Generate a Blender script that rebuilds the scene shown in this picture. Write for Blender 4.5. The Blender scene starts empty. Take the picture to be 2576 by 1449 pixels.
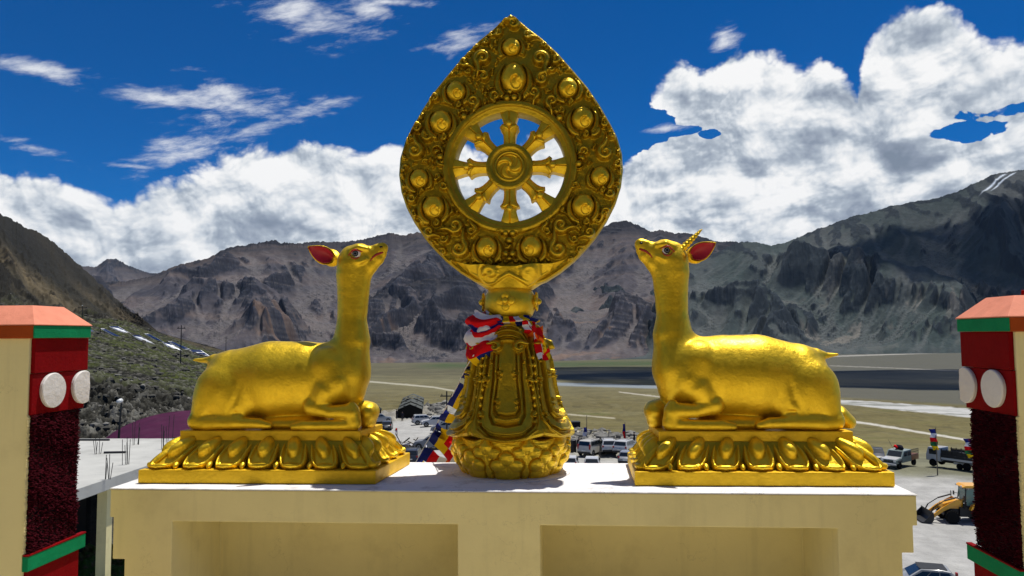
import bpy, bmesh, math, random, os
import numpy as np
from mathutils import Vector, Matrix
random.seed(7)
SC = bpy.context.scene
COL = SC.collection
R = math.radians

# ------------------------------------------------------------------ camera
PXF = 1860.0                                   # focal length in photo pixels (photo taken as 2576 wide)
YAW, PITCH, ROLL = R(4.0), math.atan(118/1860), R(0.4)
CAM = np.array([0.35, 0.0, 1.0])
FW = np.array([-math.sin(YAW)*math.cos(PITCH), math.cos(YAW)*math.cos(PITCH), math.sin(PITCH)])
_r = np.array([math.cos(YAW), math.sin(YAW), 0.0]); _u = np.cross(_r, FW)
RT = _r*math.cos(ROLL) - _u*math.sin(ROLL); UP = _u*math.cos(ROLL) + _r*math.sin(ROLL)
def ray(px, py): return FW + RT*(px-1288)/PXF - UP*(py-724.5)/PXF
def at_y(px, py, y): d = ray(px, py); return CAM + d*(y/d[1])
def at_z(px, py, z): d = ray(px, py); return CAM + d*((z-CAM[2])/d[2])
def at_r(px, py, r): d = ray(px, py); return CAM + d*(r/math.hypot(d[0], d[1]))
def azel(px, py):
    d = ray(px, py); return math.atan2(d[0], d[1]), math.atan2(d[2], math.hypot(d[0], d[1]))

cam_data = bpy.data.cameras.new("camera")
cam_data.sensor_width = 36.0; cam_data.lens = 36.0*PXF/2576.0
cam_data.clip_start = 0.05; cam_data.clip_end = 60000
cam = bpy.data.objects.new("camera", cam_data); COL.objects.link(cam)
cam.matrix_world = Matrix([[RT[0], UP[0], -FW[0], CAM[0]], [RT[1], UP[1], -FW[1], CAM[1]],
                           [RT[2], UP[2], -FW[2], CAM[2]], [0, 0, 0, 1]])
SC.camera = cam
SC.render.resolution_x, SC.render.resolution_y = 1024, 576
SC.view_settings.view_transform = 'Standard'
SC.view_settings.look = 'None'
SC.view_settings.exposure = 0.0
SC.view_settings.gamma = 1.0
SC.cycles.use_denoising = True
SC.cycles.max_bounces = 6
SC.cycles.sample_clamp_indirect = 6.0
SC.cycles.volume_bounces = 0

# ------------------------------------------------------------------ sun
SUNV = Vector((0.215, 0.20, 1.0)).normalized()
sun = bpy.data.lights.new("sun", 'SUN'); sun.energy = 5.0; sun.angle = R(0.53); sun.color = (1.0, 0.955, 0.88)
sun_o = bpy.data.objects.new("sun", sun); COL.objects.link(sun_o)
sun_o.rotation_euler = SUNV.to_track_quat('Z', 'Y').to_euler()
sun_o.location = (3, 3, 30)

# ------------------------------------------------------------------ node helper
class NT:
    def __init__(s, tree): s.t = tree; s.n = tree.nodes; s.l = tree.links
    def add(s, typ, **kw):
        n = s.n.new(typ)
        for k, v in kw.items(): setattr(n, k, v)
        return n
    def put(s, sock, v):
        if isinstance(v, bpy.types.NodeSocket): s.l.new(v, sock)
        elif v is not None:
            if hasattr(sock.default_value, '__len__') and not hasattr(v, '__len__'): v = [v]*len(sock.default_value)
            if hasattr(sock.default_value, '__len__') and len(sock.default_value) == 4 and len(v) == 3: v = (*v, 1)
            sock.default_value = v
    def m(s, op, a, b=None, c=None, clamp=False):
        n = s.add('ShaderNodeMath', operation=op, use_clamp=clamp)
        s.put(n.inputs[0], a); s.put(n.inputs[1], b); s.put(n.inputs[2], c)
        return n.outputs[0]
    def vm(s, op, a, b=None, scale=None):
        n = s.add('ShaderNodeVectorMath', operation=op)
        s.put(n.inputs[0], a); s.put(n.inputs[1], b)
        if scale is not None: s.put(n.inputs['Scale'], scale)
        return n.outputs[0]
    def comb(s, x, y, z):
        n = s.add('ShaderNodeCombineXYZ'); s.put(n.inputs[0], x); s.put(n.inputs[1], y); s.put(n.inputs[2], z); return n.outputs[0]
    def sep(s, v):
        n = s.add('ShaderNodeSeparateXYZ'); s.put(n.inputs[0], v); return n.outputs
    def noise(s, vec, scale, detail=4, rough=.5, lac=2.0, dist=0.0, dim='3D', out='Fac'):
        n = s.add('ShaderNodeTexNoise', noise_dimensions=dim)
        s.put(n.inputs['Vector'], vec); s.put(n.inputs['Scale'], scale); s.put(n.inputs['Detail'], detail)
        s.put(n.inputs['Roughness'], rough); s.put(n.inputs['Lacunarity'], lac); s.put(n.inputs['Distortion'], dist)
        return n.outputs[out]
    def voro(s, vec, scale, detail=0, rough=.5, feature='F1', out='Distance', dim='3D', smooth=None):
        n = s.add('ShaderNodeTexVoronoi', feature=feature, voronoi_dimensions=dim)
        s.put(n.inputs['Vector'], vec); s.put(n.inputs['Scale'], scale)
        if feature != 'DISTANCE_TO_EDGE' or True:
            s.put(n.inputs['Detail'], detail); s.put(n.inputs['Roughness'], rough)
        if smooth is not None: s.put(n.inputs['Smoothness'], smooth)
        return n.outputs[out]
    def ramp(s, fac, stops, interp='LINEAR'):
        n = s.add('ShaderNodeValToRGB'); n.color_ramp.interpolation = interp
        e = n.color_ramp.elements
        while len(e) < len(stops): e.new(0.5)
        for k, (p, c) in enumerate(stops):
            e[k].position = p; e[k].color = (c, c, c, 1) if not hasattr(c, '__len__') else (*c[:3], 1)
        s.put(n.inputs[0], fac); return n.outputs[0]
    def mr(s, v, a, b, c=0.0, d=1.0, smooth=False):
        n = s.add('ShaderNodeMapRange', interpolation_type='SMOOTHSTEP' if smooth else 'LINEAR')
        for k, x in enumerate((v, a, b, c, d)): s.put(n.inputs[k], x)
        return n.outputs[0]
    def mix(s, f, a, b, blend='MIX'):
        n = s.add('ShaderNodeMix', data_type='RGBA', blend_type=blend)
        s.put(n.inputs[0], f); s.put(n.inputs[6], a); s.put(n.inputs[7], b); return n.outputs[2]
    def bump(s, h, dist=.01, strength=1.0):
        n = s.add('ShaderNodeBump'); s.put(n.inputs['Height'], h); s.put(n.inputs['Distance'], dist)
        s.put(n.inputs['Strength'], strength); return n.outputs[0]

# ------------------------------------------------------------------ world: Nishita sky with procedural clouds
world = bpy.data.worlds.new("World"); SC.world = world; world.use_nodes = True
def build_world():
    t = world.node_tree; t.nodes.clear(); g = NT(t)
    sky = g.add('ShaderNodeTexSky', sky_type='NISHITA', sun_disc=False)
    sky.sun_elevation = R(73.6); sky.sun_rotation = R(47); sky.altitude = 3700; sky.air_density = 1.0
    sky.dust_density = 0.1; sky.ozone_density = 4.0
    co = g.add('ShaderNodeTexCoord').outputs['Generated']
    x, y, z = g.sep(co)
    az = g.m('ARCTAN2', x, y)
    hz = g.m('SQRT', g.m('ADD', g.m('MULTIPLY', x, x), g.m('MULTIPLY', y, y)))
    el = g.m('ARCTAN2', z, hz)
    # deep high-altitude blue: the Nishita colour, saturated
    sat = g.add('ShaderNodeHueSaturation'); g.put(sat.inputs['Saturation'], SKY_SAT); g.put(sat.inputs['Value'], 1.0)
    g.put(sat.inputs['Color'], sky.outputs[0])
    blue = g.mix(1.0, sat.outputs[0], SKY_TINT, 'MULTIPLY')
    # cloud coordinates, slightly flattened
    pc = g.comb(az, g.m('MULTIPLY', el, 1.25), 0.0)
    warp = g.vm('SCALE', g.vm('SUBTRACT', g.noise(pc, 9, 2, .5, dim='2D', out='Color'), (.5, .5, .5)), scale=.035)
    pw = g.vm('ADD', pc, warp)
    def billow(p):
        v = g.voro(p, 11, 4, .58, dim='2D')
        n = g.noise(p, 7, 8, .62, dim='2D')
        return g.m('ADD', g.m('MULTIPLY', g.m('SUBTRACT', .45, v), .95), g.m('MULTIPLY', g.m('SUBTRACT', n, .5), 1.3))
    b0 = billow(pw)
    pu = g.vm('ADD', pw, (.010, .022, 0))
    b1 = billow(pu)
    b2 = billow(g.vm('ADD', pw, (.0025, .006, 0)))
    # bank top as a function of azimuth
    tops = [(-500, 470), (-150, 330), (0, 372), (90, 395), (190, 430), (290, 478), (350, 462), (430, 425), (540, 385), (640, 338), (730, 318),
            (830, 352), (930, 348), (1010, 330), (1120, 330), (1250, 345), (1400, 300), (1560, 385), (1610, 320), (1625, 215), (1665, 165), (1720, 125), (1790, 140), (1850, 90), (1900, 80), (1950, 100),
            (2010, 140), (2060, 128), (2110, 150), (2160, 185), (2180, 90), (2225, 35), (2290, 0), (2370, -8), (2430, 15), (2478, 85), (2530, 75), (2620, 70),
            (2800, 60), (3100, 250)]
    A0, A1, E1 = -1.3, 1.3, .5
    fc = g.add('ShaderNodeFloatCurve'); cv = fc.mapping.curves[0]
    pts = []
    for (px, py) in tops:
        a, e = azel(px, py); pts.append(((a-A0)/(A1-A0), e/E1))
    pts = [(0, .06), (.12, .10)] + [p for p in pts if 0.14 < p[0] < .84] + [(.90, .12), (1, .06)]
    while len(cv.points) < len(pts): cv.points.new(.5, .5)
    for k, p in enumerate(pts): cv.points[k].location = p; cv.points[k].handle_type = 'VECTOR'
    fc.mapping.update()
    g.put(fc.inputs['Value'], g.mr(az, A0, A1))
    top = g.m('MULTIPLY', fc.outputs[0], E1)
    depth = g.m('SUBTRACT', top, el)                        # >0 below the top line
    prof = g.m('MULTIPLY', g.m('MINIMUM', depth, .05), 30.0)
    def ell(px, py, rx, ry, rot=0.0):
        a, e = azel(px, py); da = g.m('SUBTRACT', az, a); de = g.m('SUBTRACT', el, e)
        c, s_ = math.cos(rot), math.sin(rot); sx, sy = 1860/rx, 1860/ry
        u = g.m('ADD', g.m('MULTIPLY', da, c*sx), g.m('MULTIPLY', de, s_*sx))
        v = g.m('ADD', g.m('MULTIPLY', da, -s_*sy), g.m('MULTIPLY', de, c*sy))
        return g.m('SUBTRACT', 1.0, g.m('SQRT', g.m('ADD', g.m('MULTIPLY', u, u), g.m('MULTIPLY', v, v))))
    def mx(lst):
        o = lst[0]
        for q in lst[1:]: o = g.m('MAXIMUM', o, q)
        return o
    holes = mx([ell(1700, 330, 46, 10), ell(1785, 338, 24, 9), ell(2540, 275, 60, 14), ell(2420, 332, 80, 15), ell(1590, 322, 70, 42)])
    hs = g.m('SUBTRACT', 1.0, g.mr(g.m('ADD', holes, g.m('MULTIPLY', b0, -1.2)), .05, .70, 0, .93, True))
    dens = g.m('ADD', g.m('MULTIPLY', prof, hs), g.m('MULTIPLY', b0, .80))
    a_bank = g.mr(dens, .0, .42, 0, 1, True)
    # wisps
    wis = mx([ell(810, 40, 190, 62), ell(930, 25, 90, 50, .3), ell(570, 265, 190, 58), ell(400, 245, 150, 26, -.12), ell(760, 283, 130, 26, .28), ell(560, 355, 260, 30, .42),
              ell(480, 370, 170, 26, .3), ell(1150, 98, 105, 34, .2), ell(110, 178, 130, 24, -.15), ell(1818, 92, 46, 34), ell(85, 372, 80, 18, -.15), ell(980, 5, 150, 14),
              ell(1660, 325, 70, 14), ell(330, 418, 70, 8)])
    ps = g.comb(g.m('MULTIPLY', g.m('ADD', az, g.m('MULTIPLY', el, .8)), .42), g.m('MULTIPLY', g.m('SUBTRACT', el, g.m('MULTIPLY', az, .25)), 1.7), 3.0)
    psw = g.vm('ADD', ps, g.vm('SCALE', g.vm('SUBTRACT', g.noise(ps, 12, 2, .5, dim='2D', out='Color'), (.5, .5, .5)), scale=.03))
    wn = g.noise(psw, 26, 7, .64, dim='2D')
    wd = g.m('ADD', g.m('MULTIPLY', wis, 1.0), g.m('MULTIPLY', g.m('SUBTRACT', wn, .57), 3.0))
    a_w = g.m('MULTIPLY', g.mr(wd, -.15, 1.25, 0, 1, True), .92)
    # shading of the bank
    def puff(p): return g.voro(p, 6.5, 1.5, .5, dim='2D')
    pl = g.m('SUBTRACT', puff(g.vm('ADD', pw, (.010, .026, 0))), puff(pw))
    lit = g.m('ADD', g.m('ADD', .73, g.m('MULTIPLY', g.m('SUBTRACT', b0, b1), .62)), g.m('MULTIPLY', g.m('SUBTRACT', b0, b2), .45))
    lit = g.m('ADD', lit, g.m('MULTIPLY', pl, 1.15))
    big = g.noise(g.comb(g.m('MULTIPLY', az, 1.0), g.m('MULTIPLY', el, 3.2), 7.0), 6.5, 4, .55, dim='2D')
    deep = g.mr(depth, .0, .20)
    lit = g.m('SUBTRACT', lit, g.m('MULTIPLY', g.m('MULTIPLY', g.mr(big, .40, .66, 0, 1, True), g.m('ADD', .15, deep)), .52))
    lit = g.m('ADD', lit, g.m('MULTIPLY', g.m('SUBTRACT', 1.0, g.mr(depth, 0.0, .045)), .22))
    lit = g.m('SUBTRACT', lit, g.m('MULTIPLY', g.m('MULTIPLY', g.mr(dens, .6, 2.2), .10), 1.0))
    ccol = g.ramp(g.mr(lit, -.35, 1.0), [(0.0, (.22, .27, .35)), (.26, (.30, .35, .44)), (.48, (.44, .50, .58)), (.645, (.66, .71, .77)), (.815, (.87, .89, .91)), (.96, (1.0, 1.0, 1.0))])
    ccol = g.mix(1.0, ccol, (CLOUD, CLOUD, CLOUD), 'MULTIPLY')
    c1 = g.mix(a_w, blue, (CLOUD*.86, CLOUD*.88, CLOUD*.92))
    c2 = g.mix(a_bank, c1, ccol)
    hi = g.noise(g.comb(g.m('MULTIPLY', x, 1.0), g.m('MULTIPLY', y, 1.0), 2.0), 2.6, 5, .6, dim='2D')
    a_hi = g.m('MULTIPLY', g.mr(hi, .42, .58, 0, 1, True), g.mr(el, .50, .66, 0, .30, True))  # unseen overhead clouds, added to whiten the ambient light
    c2 = g.mix(a_hi, c2, (CLOUD*.80, CLOUD*.80, CLOUD*.80))
    # below the horizon: dim ground light
    c3 = g.mix(g.mr(z, -.02, 0.0), (CLOUD*.22, CLOUD*.20, CLOUD*.17), c2)
    bg = g.add('ShaderNodeBackground'); g.put(bg.inputs[0], c3); g.put(bg.inputs[1], WSTR)
    out = g.add('ShaderNodeOutputWorld'); t.links.new(bg.outputs[0], out.inputs[0])
SKY_SAT, SKY_TINT, CLOUD, WSTR = 1.55, (.26, .76, .90), 9.6, 0.10
build_world()
world.cycles.sampling_method = 'MANUAL'; world.cycles.sample_map_resolution = 512

# ------------------------------------------------------------------ mesh helpers
def tag(o, label=None, cat=None, group=None, kind=None):
    if label: o['label'] = label
    if cat: o['category'] = cat
    if group: o['group'] = group
    if kind: o['kind'] = kind
    return o
def empty(name, loc=(0, 0, 0), rz=0.0):
    o = bpy.data.objects.new(name, None); COL.objects.link(o); o.location = loc; o.rotation_euler = (0, 0, rz)
    o.empty_display_size = .2; return o
def mesh_np(name, V, F, mat=None, parent=None, smooth=True, attrs=None):
    """V (n,3) array, F (m,3|4) array; with no parent, coordinates are world ones."""
    V = np.asarray(V, dtype=np.float32); F = np.asarray(F, dtype=np.int32)
    me = bpy.data.meshes.new(name); n, m, k = len(V), len(F), F.shape[1]
    me.vertices.add(n); me.vertices.foreach_set('co', V.ravel())
    me.loops.add(m*k); me.loops.foreach_set('vertex_index', F.ravel())
    me.polygons.add(m); me.polygons.foreach_set('loop_start', np.arange(0, m*k, k, dtype=np.int32))
    me.polygons.foreach_set('loop_total', np.full(m, k, dtype=np.int32))
    me.polygons.foreach_set('use_smooth', np.full(m, smooth, dtype=bool))
    me.update(calc_edges=True); me.validate()
    if attrs:
        for an, arr in attrs.items():
            arr = np.asarray(arr, dtype=np.float32)
            if arr.ndim == 1:
                a = me.attributes.new(an, 'FLOAT', 'POINT'); a.data.foreach_set('value', arr)
            else:
                a = me.attributes.new(an, 'FLOAT_COLOR', 'POINT')
                a.data.foreach_set('color', np.concatenate([arr, np.ones((n, 1), np.float32)], 1).ravel())
    return link(name, me, mat, parent)
def link(name, me, mat=None, parent=None):
    o = bpy.data.objects.new(name, me); COL.objects.link(o)
    if mat is not None:
        for m_ in (mat if isinstance(mat, (list, tuple)) else [mat]): me.materials.append(m_)
    if parent is not None: o.parent = parent
    return o
def grid_faces(nu, nv, wrap_u=False, wrap_v=False):
    i = np.arange(nu if wrap_u else nu-1)[:, None]; j = np.arange(nv if wrap_v else nv-1)[None, :]
    i2 = (i+1) % nu; j2 = (j+1) % nv
    a = i*nv+j; b = i2*nv+j; c = i2*nv+j2; d = i*nv+j2
    return np.stack([a, b, c, d], -1).reshape(-1, 4)
class MB:
    """collects boxes, tubes, lathes, prisms and links them as one mesh"""
    def __init__(s): s.v = []; s.f = []; s.mi = []; s.cur = 0
    def add(s, verts, faces, mi=None):
        o = len(s.v); s.v += [tuple(map(float, p)) for p in verts]
        s.f += [tuple(i+o for i in f) for f in faces]; s.mi += [s.cur if mi is None else mi]*len(faces); return s
    def box(s, x0, x1, y0, y1, z0, z1, mi=None, rot=None, org=None, taper=0):
        c = [(x0, y0, z0), (x1, y0, z0), (x1, y1, z0), (x0, y1, z0), (x0+taper, y0+taper, z1), (x1-taper, y0+taper, z1), (x1-taper, y1-taper, z1), (x0+taper, y1-taper, z1)]
        if rot is not None: c = [rot @ Vector(p) + (org or Vector()) for p in c]
        return s.add(c, [(3, 2, 1, 0), (4, 5, 6, 7), (0, 1, 5, 4), (1, 2, 6, 5), (2, 3, 7, 6), (3, 0, 4, 7)], mi)
    def tube(s, pts, rad, n=8, mi=None, cap=True, squash=None):
        pts = [Vector(p) for p in pts]; rad = rad if hasattr(rad, '__len__') else [rad]*len(pts)
        vs = []; fs = []; ref = None
        for k, p in enumerate(pts):
            d = (pts[min(k+1, len(pts)-1)]-pts[max(k-1, 0)]).normalized()
            if ref is None: ref = d.orthogonal().normalized()
            ref = (ref - d*ref.dot(d)).normalized(); b = d.cross(ref)
            for q in range(n):
                a = 2*math.pi*q/n; vs.append(p + ref*math.cos(a)*rad[k] + b*math.sin(a)*rad[k]*(squash or 1))
        for k in range(len(pts)-1):
            for q in range(n):
                q2 = (q+1) % n; fs.append((k*n+q, k*n+q2, (k+1)*n+q2, (k+1)*n+q))
        if cap: fs.append(tuple(range(n))[::-1]); fs.append(tuple((len(pts)-1)*n+q for q in range(n)))
        return s.add(vs, fs, mi)
    def lathe(s, prof, n=24, axis='Z', org=(0, 0, 0), mi=None, a0=0):
        vs = []; fs = []
        for (r_, h) in prof:
            for q in range(n):
                a = a0+2*math.pi*q/n; c_, s_ = r_*math.cos(a), r_*math.sin(a)
                p = {'Z': (c_, s_, h), 'Y': (c_, h, s_), 'X': (h, c_, s_)}[axis]
                vs.append((p[0]+org[0], p[1]+org[1], p[2]+org[2]))
        for k in range(len(prof)-1):
            for q in range(n):
                q2 = (q+1) % n; fs.append((k*n+q, k*n+q2, (k+1)*n+q2, (k+1)*n+q))
        fs.append(tuple(range(n))[::-1]); fs.append(tuple((len(prof)-1)*n+q for q in range(n)))
        return s.add(vs, fs, mi)
    def prism(s, poly, a, b, axis='Y', mi=None, inset=0.0):
        """poly of (u,v); extruded from a to b along axis. Y: u=x v=z; X: u=y v=z; Z: u=x v=y"""
        n = len(poly)
        def P(u, v, w): return {'Y': (u, w, v), 'X': (w, u, v), 'Z': (u, v, w)}[axis]
        vs = [P(u, v, a) for u, v in poly]+[P(u, v, b) for u, v in poly]
        fs = [tuple(range(n))[::-1], tuple(range(n, 2*n))]+[(k, (k+1) % n, n+(k+1) % n, n+k) for k in range(n)]
        return s.add(vs, fs, mi)
    def build(s, name, mat=None, parent=None, smooth=False, bevel=0.0, seg=1, loc=None, rz=None, auto=None):
        me = bpy.data.meshes.new(name); me.from_pydata(s.v, [], s.f); me.validate()
        bm = bmesh.new(); bm.from_mesh(me); bmesh.ops.recalc_face_normals(bm, faces=bm.faces)
        if bevel > 0:
            ed = [e for e in bm.edges if len(e.link_faces) == 2 and e.calc_face_angle() > .5]
            bmesh.ops.bevel(bm, geom=ed, offset=bevel, segments=seg, affect='EDGES', profile=.6, clamp_overlap=True)
        bm.to_mesh(me); bm.free()
        if not bevel and len(me.polygons) == len(s.mi): me.polygons.foreach_set('material_index', s.mi)
        if smooth:
            me.polygons.foreach_set('use_smooth', [True]*len(me.polygons))
            if auto:
                bm = bmesh.new(); bm.from_mesh(me)
                for e in bm.edges:
                    if len(e.link_faces) == 2 and e.calc_face_angle() > auto: e.smooth = False
                bm.to_mesh(me); bm.free()
        o = link(name, me, mat, parent)
        if loc is not None: o.location = loc
        if rz is not None: o.rotation_euler = (0, 0, rz)
        return o
def cells(xs, ys, zs, occ):
    """solid made of boxes: occ(i,j,k) -> bool; returns an MB with only the outer faces"""
    xs, ys, zs = sorted(xs), sorted(ys), sorted(zs); nx, ny, nz = len(xs)-1, len(ys)-1, len(zs)-1
    O = {(i, j, k) for i in range(nx) for j in range(ny) for k in range(nz) if occ((xs[i]+xs[i+1])/2, (ys[j]+ys[j+1])/2, (zs[k]+zs[k+1])/2)}
    idx = {}; vs = []; fs = []
    def V(i, j, k):
        if (i, j, k) not in idx: idx[(i, j, k)] = len(vs); vs.append((xs[i], ys[j], zs[k]))
        return idx[(i, j, k)]
    for (i, j, k) in O:
        if (i-1, j, k) not in O: fs.append((V(i, j, k), V(i, j, k+1), V(i, j+1, k+1), V(i, j+1, k)))
        if (i+1, j, k) not in O: fs.append((V(i+1, j, k), V(i+1, j+1, k), V(i+1, j+1, k+1), V(i+1, j, k+1)))
        if (i, j-1, k) not in O: fs.append((V(i, j, k), V(i+1, j, k), V(i+1, j, k+1), V(i, j, k+1)))
        if (i, j+1, k) not in O: fs.append((V(i, j+1, k), V(i, j+1, k+1), V(i+1, j+1, k+1), V(i+1, j+1, k)))
        if (i, j, k-1) not in O: fs.append((V(i, j, k), V(i, j+1, k), V(i+1, j+1, k), V(i+1, j, k)))
        if (i, j, k+1) not in O: fs.append((V(i, j, k+1), V(i+1, j, k+1), V(i+1, j+1, k+1), V(i, j+1, k+1)))
    m = MB(); m.add(vs, fs); return m
def copy_tree(o, parent=None):
    c = o.copy(); COL.objects.link(c)
    if parent is not None: c.parent = parent
    for ch in list(o.children): copy_tree(ch, c)
    return c
# numpy value/gradient noise
_rs = np.random.RandomState(11); _P = _rs.permutation(512).astype(np.int64); _P = np.concatenate([_P, _P, _P]); _G = _rs.uniform(-1, 1, 512)
_GA = _rs.uniform(0, 2*np.pi, 512); _GX, _GY = np.cos(_GA), np.sin(_GA)
def perlin(x, y, seed=0):
    xi = np.floor(x).astype(np.int64); yi = np.floor(y).astype(np.int64); fx = x-xi; fy = y-yi
    u = fx*fx*fx*(fx*(fx*6-15)+10); v = fy*fy*fy*(fy*(fy*6-15)+10)
    def h(a, b): return _P[(_P[(a+seed*37) & 511]+(b & 511)) & 511]
    def gd(a, b, dx, dy): k = h(a, b); return _GX[k]*dx+_GY[k]*dy
    n00 = gd(xi, yi, fx, fy); n10 = gd(xi+1, yi, fx-1, fy); n01 = gd(xi, yi+1, fx, fy-1); n11 = gd(xi+1, yi+1, fx-1, fy-1)
    return ((n00*(1-u)+n10*u)*(1-v)+(n01*(1-u)+n11*u)*v)*1.5
def fbm(x, y, o=5, g=.5, seed=0):
    s = 0; a = 1; t = 0
    for k in range(o): s = s+a*perlin(x*2**k+k*13.7, y*2**k-k*7.3, seed+k); t += a; a *= g
    return s/t
def ridged(x, y, o=5, g=.5, seed=0):
    s = 0; a = 1; t = 0; w = 1.0
    for k in range(o):
        n = 1-np.abs(perlin(x*2.05**k+k*5.1, y*2.05**k-k*3.3, seed+k))*1.6; n = np.clip(n, 0, 1)**2
        s = s+a*n*w; t += a; w = np.clip(n*1.6, 0, 1); a *= g
    return s/t
def smooth01(x, a, b): t = np.clip((x-a)/(b-a), 0, 1); return t*t*(3-2*t)

# ------------------------------------------------------------------ materials
def newmat(name):
    m = bpy.data.materials.new(name); m.use_nodes = True; t = m.node_tree; t.nodes.clear(); g = NT(t)
    b = g.add('ShaderNodeBsdfPrincipled'); o = g.add('ShaderNodeOutputMaterial'); t.links.new(b.outputs[0], o.inputs[0])
    return m, g, b
def obj_co(g): return g.add('ShaderNodeTexCoord').outputs['Object']
def paint(name, col, rough=.6, var=.12, scale=6, bump=.0015, bscale=60, metallic=0.0, spec=.4, dirt=None, dirt_amt=.5, dirt_scale=3, crack=0, streak=0):
    m, g, b = newmat(name); p = obj_co(g)
    n = g.noise(p, scale, 5, .6)
    c = g.mix(g.mr(n, .3, .7), tuple(x*(1-var) for x in col), tuple(min(1, x*(1+var)) for x in col))
    if dirt: c = g.mix(g.m('MULTIPLY', g.mr(g.noise(p, dirt_scale, 8, .65), .5, .72, 0, 1, True), dirt_amt), c, dirt)
    if streak:
        sx, sy, sz = g.sep(p); sn = g.noise(g.comb(g.m('MULTIPLY', sx, 9), g.m('MULTIPLY', sy, 9), g.m('MULTIPLY', sz, .7)), 1.0, 6, .65)
        c = g.mix(g.m('MULTIPLY', g.mr(sn, .52, .70, 0, 1, True), streak), c, tuple(x*.55 for x in col))
    if crack:
        cn = g.noise(p, 1.3, 9, .62); cl = g.mr(g.m('ABSOLUTE', g.m('SUBTRACT', cn, .5)), 0, .0035, 1, 0); cm = g.mr(g.noise(p, 1.9, 3, .5), .52, .60, 0, crack, True)
        c = g.mix(g.m('MULTIPLY', cl, cm), c, tuple(x*.25 for x in col))
    g.put(b.inputs['Base Color'], c); g.put(b.inputs['Roughness'], rough); g.put(b.inputs['Metallic'], metallic)
    g.put(b.inputs['Specular IOR Level'], spec)
    if bump: g.put(b.inputs['Normal'], g.bump(g.noise(p, bscale, 5, .6), bump))
    return m
def gold_mat(name, col=(.80, .53, .020), rough=.38, bump=.0024, metallic=.74, bs=55, wear=.25):
    m, g, b = newmat(name); p = obj_co(g)
    n = g.noise(p, 5, 6, .65)
    c = g.mix(g.mr(n, .35, .7), col, (col[0]*1.18, col[1]*1.2, col[2]*1.5))
    c = g.mix(g.m('MULTIPLY', g.mr(g.noise(p, 16, 7, .7), .50, .72), wear), c, (col[0]*.45, col[1]*.42, col[2]*.5))
    g.put(b.inputs['Base Color'], c); g.put(b.inputs['Metallic'], metallic)
    g.put(b.inputs['Roughness'], g.mr(g.noise(p, 22, 5, .6), .3, .7, rough-.05, rough+.12))
    h = g.m('ADD', g.noise(p, bs, 4, .6), g.m('MULTIPLY', g.noise(p, bs*.3, 3, .5), 1.2))
    g.put(b.inputs['Normal'], g.bump(h, bump))
    return m
M = {}
M['gold'] = gold_mat('gold_paint')
M['gold_carved'] = gold_mat('carved_gold', (.52, .35, .017), .36, .003, .88, 70, .45)
M['plinth_gold'] = gold_mat('plinth_gold', (.80, .50, .012), .46, .003, .5, 40, .2)
M['cream'] = paint('cream_paint', (.80, .705, .365), .7, .06, 1.5, .0012, 50, spec=.2, dirt=(.50, .42, .20), dirt_amt=.3, dirt_scale=2.2, crack=.22, streak=.16)
M['white_top'] = paint('white_paint', (.78, .77, .76), .75, .05, 4, .004, 20, dirt=(.36, .34, .33), dirt_amt=.75, dirt_scale=4, crack=.9)
M['floor'] = paint('terrace_floor', (.60, .52, .35), .8, .1, 2, .003, 20, dirt=(.35, .33, .3), dirt_amt=.4)
M['salmon'] = paint('salmon_paint', (.74, .27, .17), .65, .10, 8, .003, 35, spec=.1, dirt=(.60, .20, .12), dirt_amt=.5, dirt_scale=9)
M['orange'] = paint('rust_paint', (.36, .065, .012), .7, .1, 8, .002, 35, spec=.08)
M['green'] = paint('green_paint', (.004, .22, .085), .65, .12, 8, .003, 35, spec=.08)
M['red'] = paint('dark_red_paint', (.19, .002, .004), .7, .12, 8, .003, 35, spec=.06)
M['disc'] = paint('white_disc', (.70, .68, .66), .7, .05, 8, .005, 25)
M['twig'] = paint('maroon_twig', (.060, .005, .010), .85, .8, 40, 0, spec=.05)
M['twig_bed'] = paint('maroon_bed', (.012, .002, .004), .9, .3, 20, .004, 50)

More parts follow.
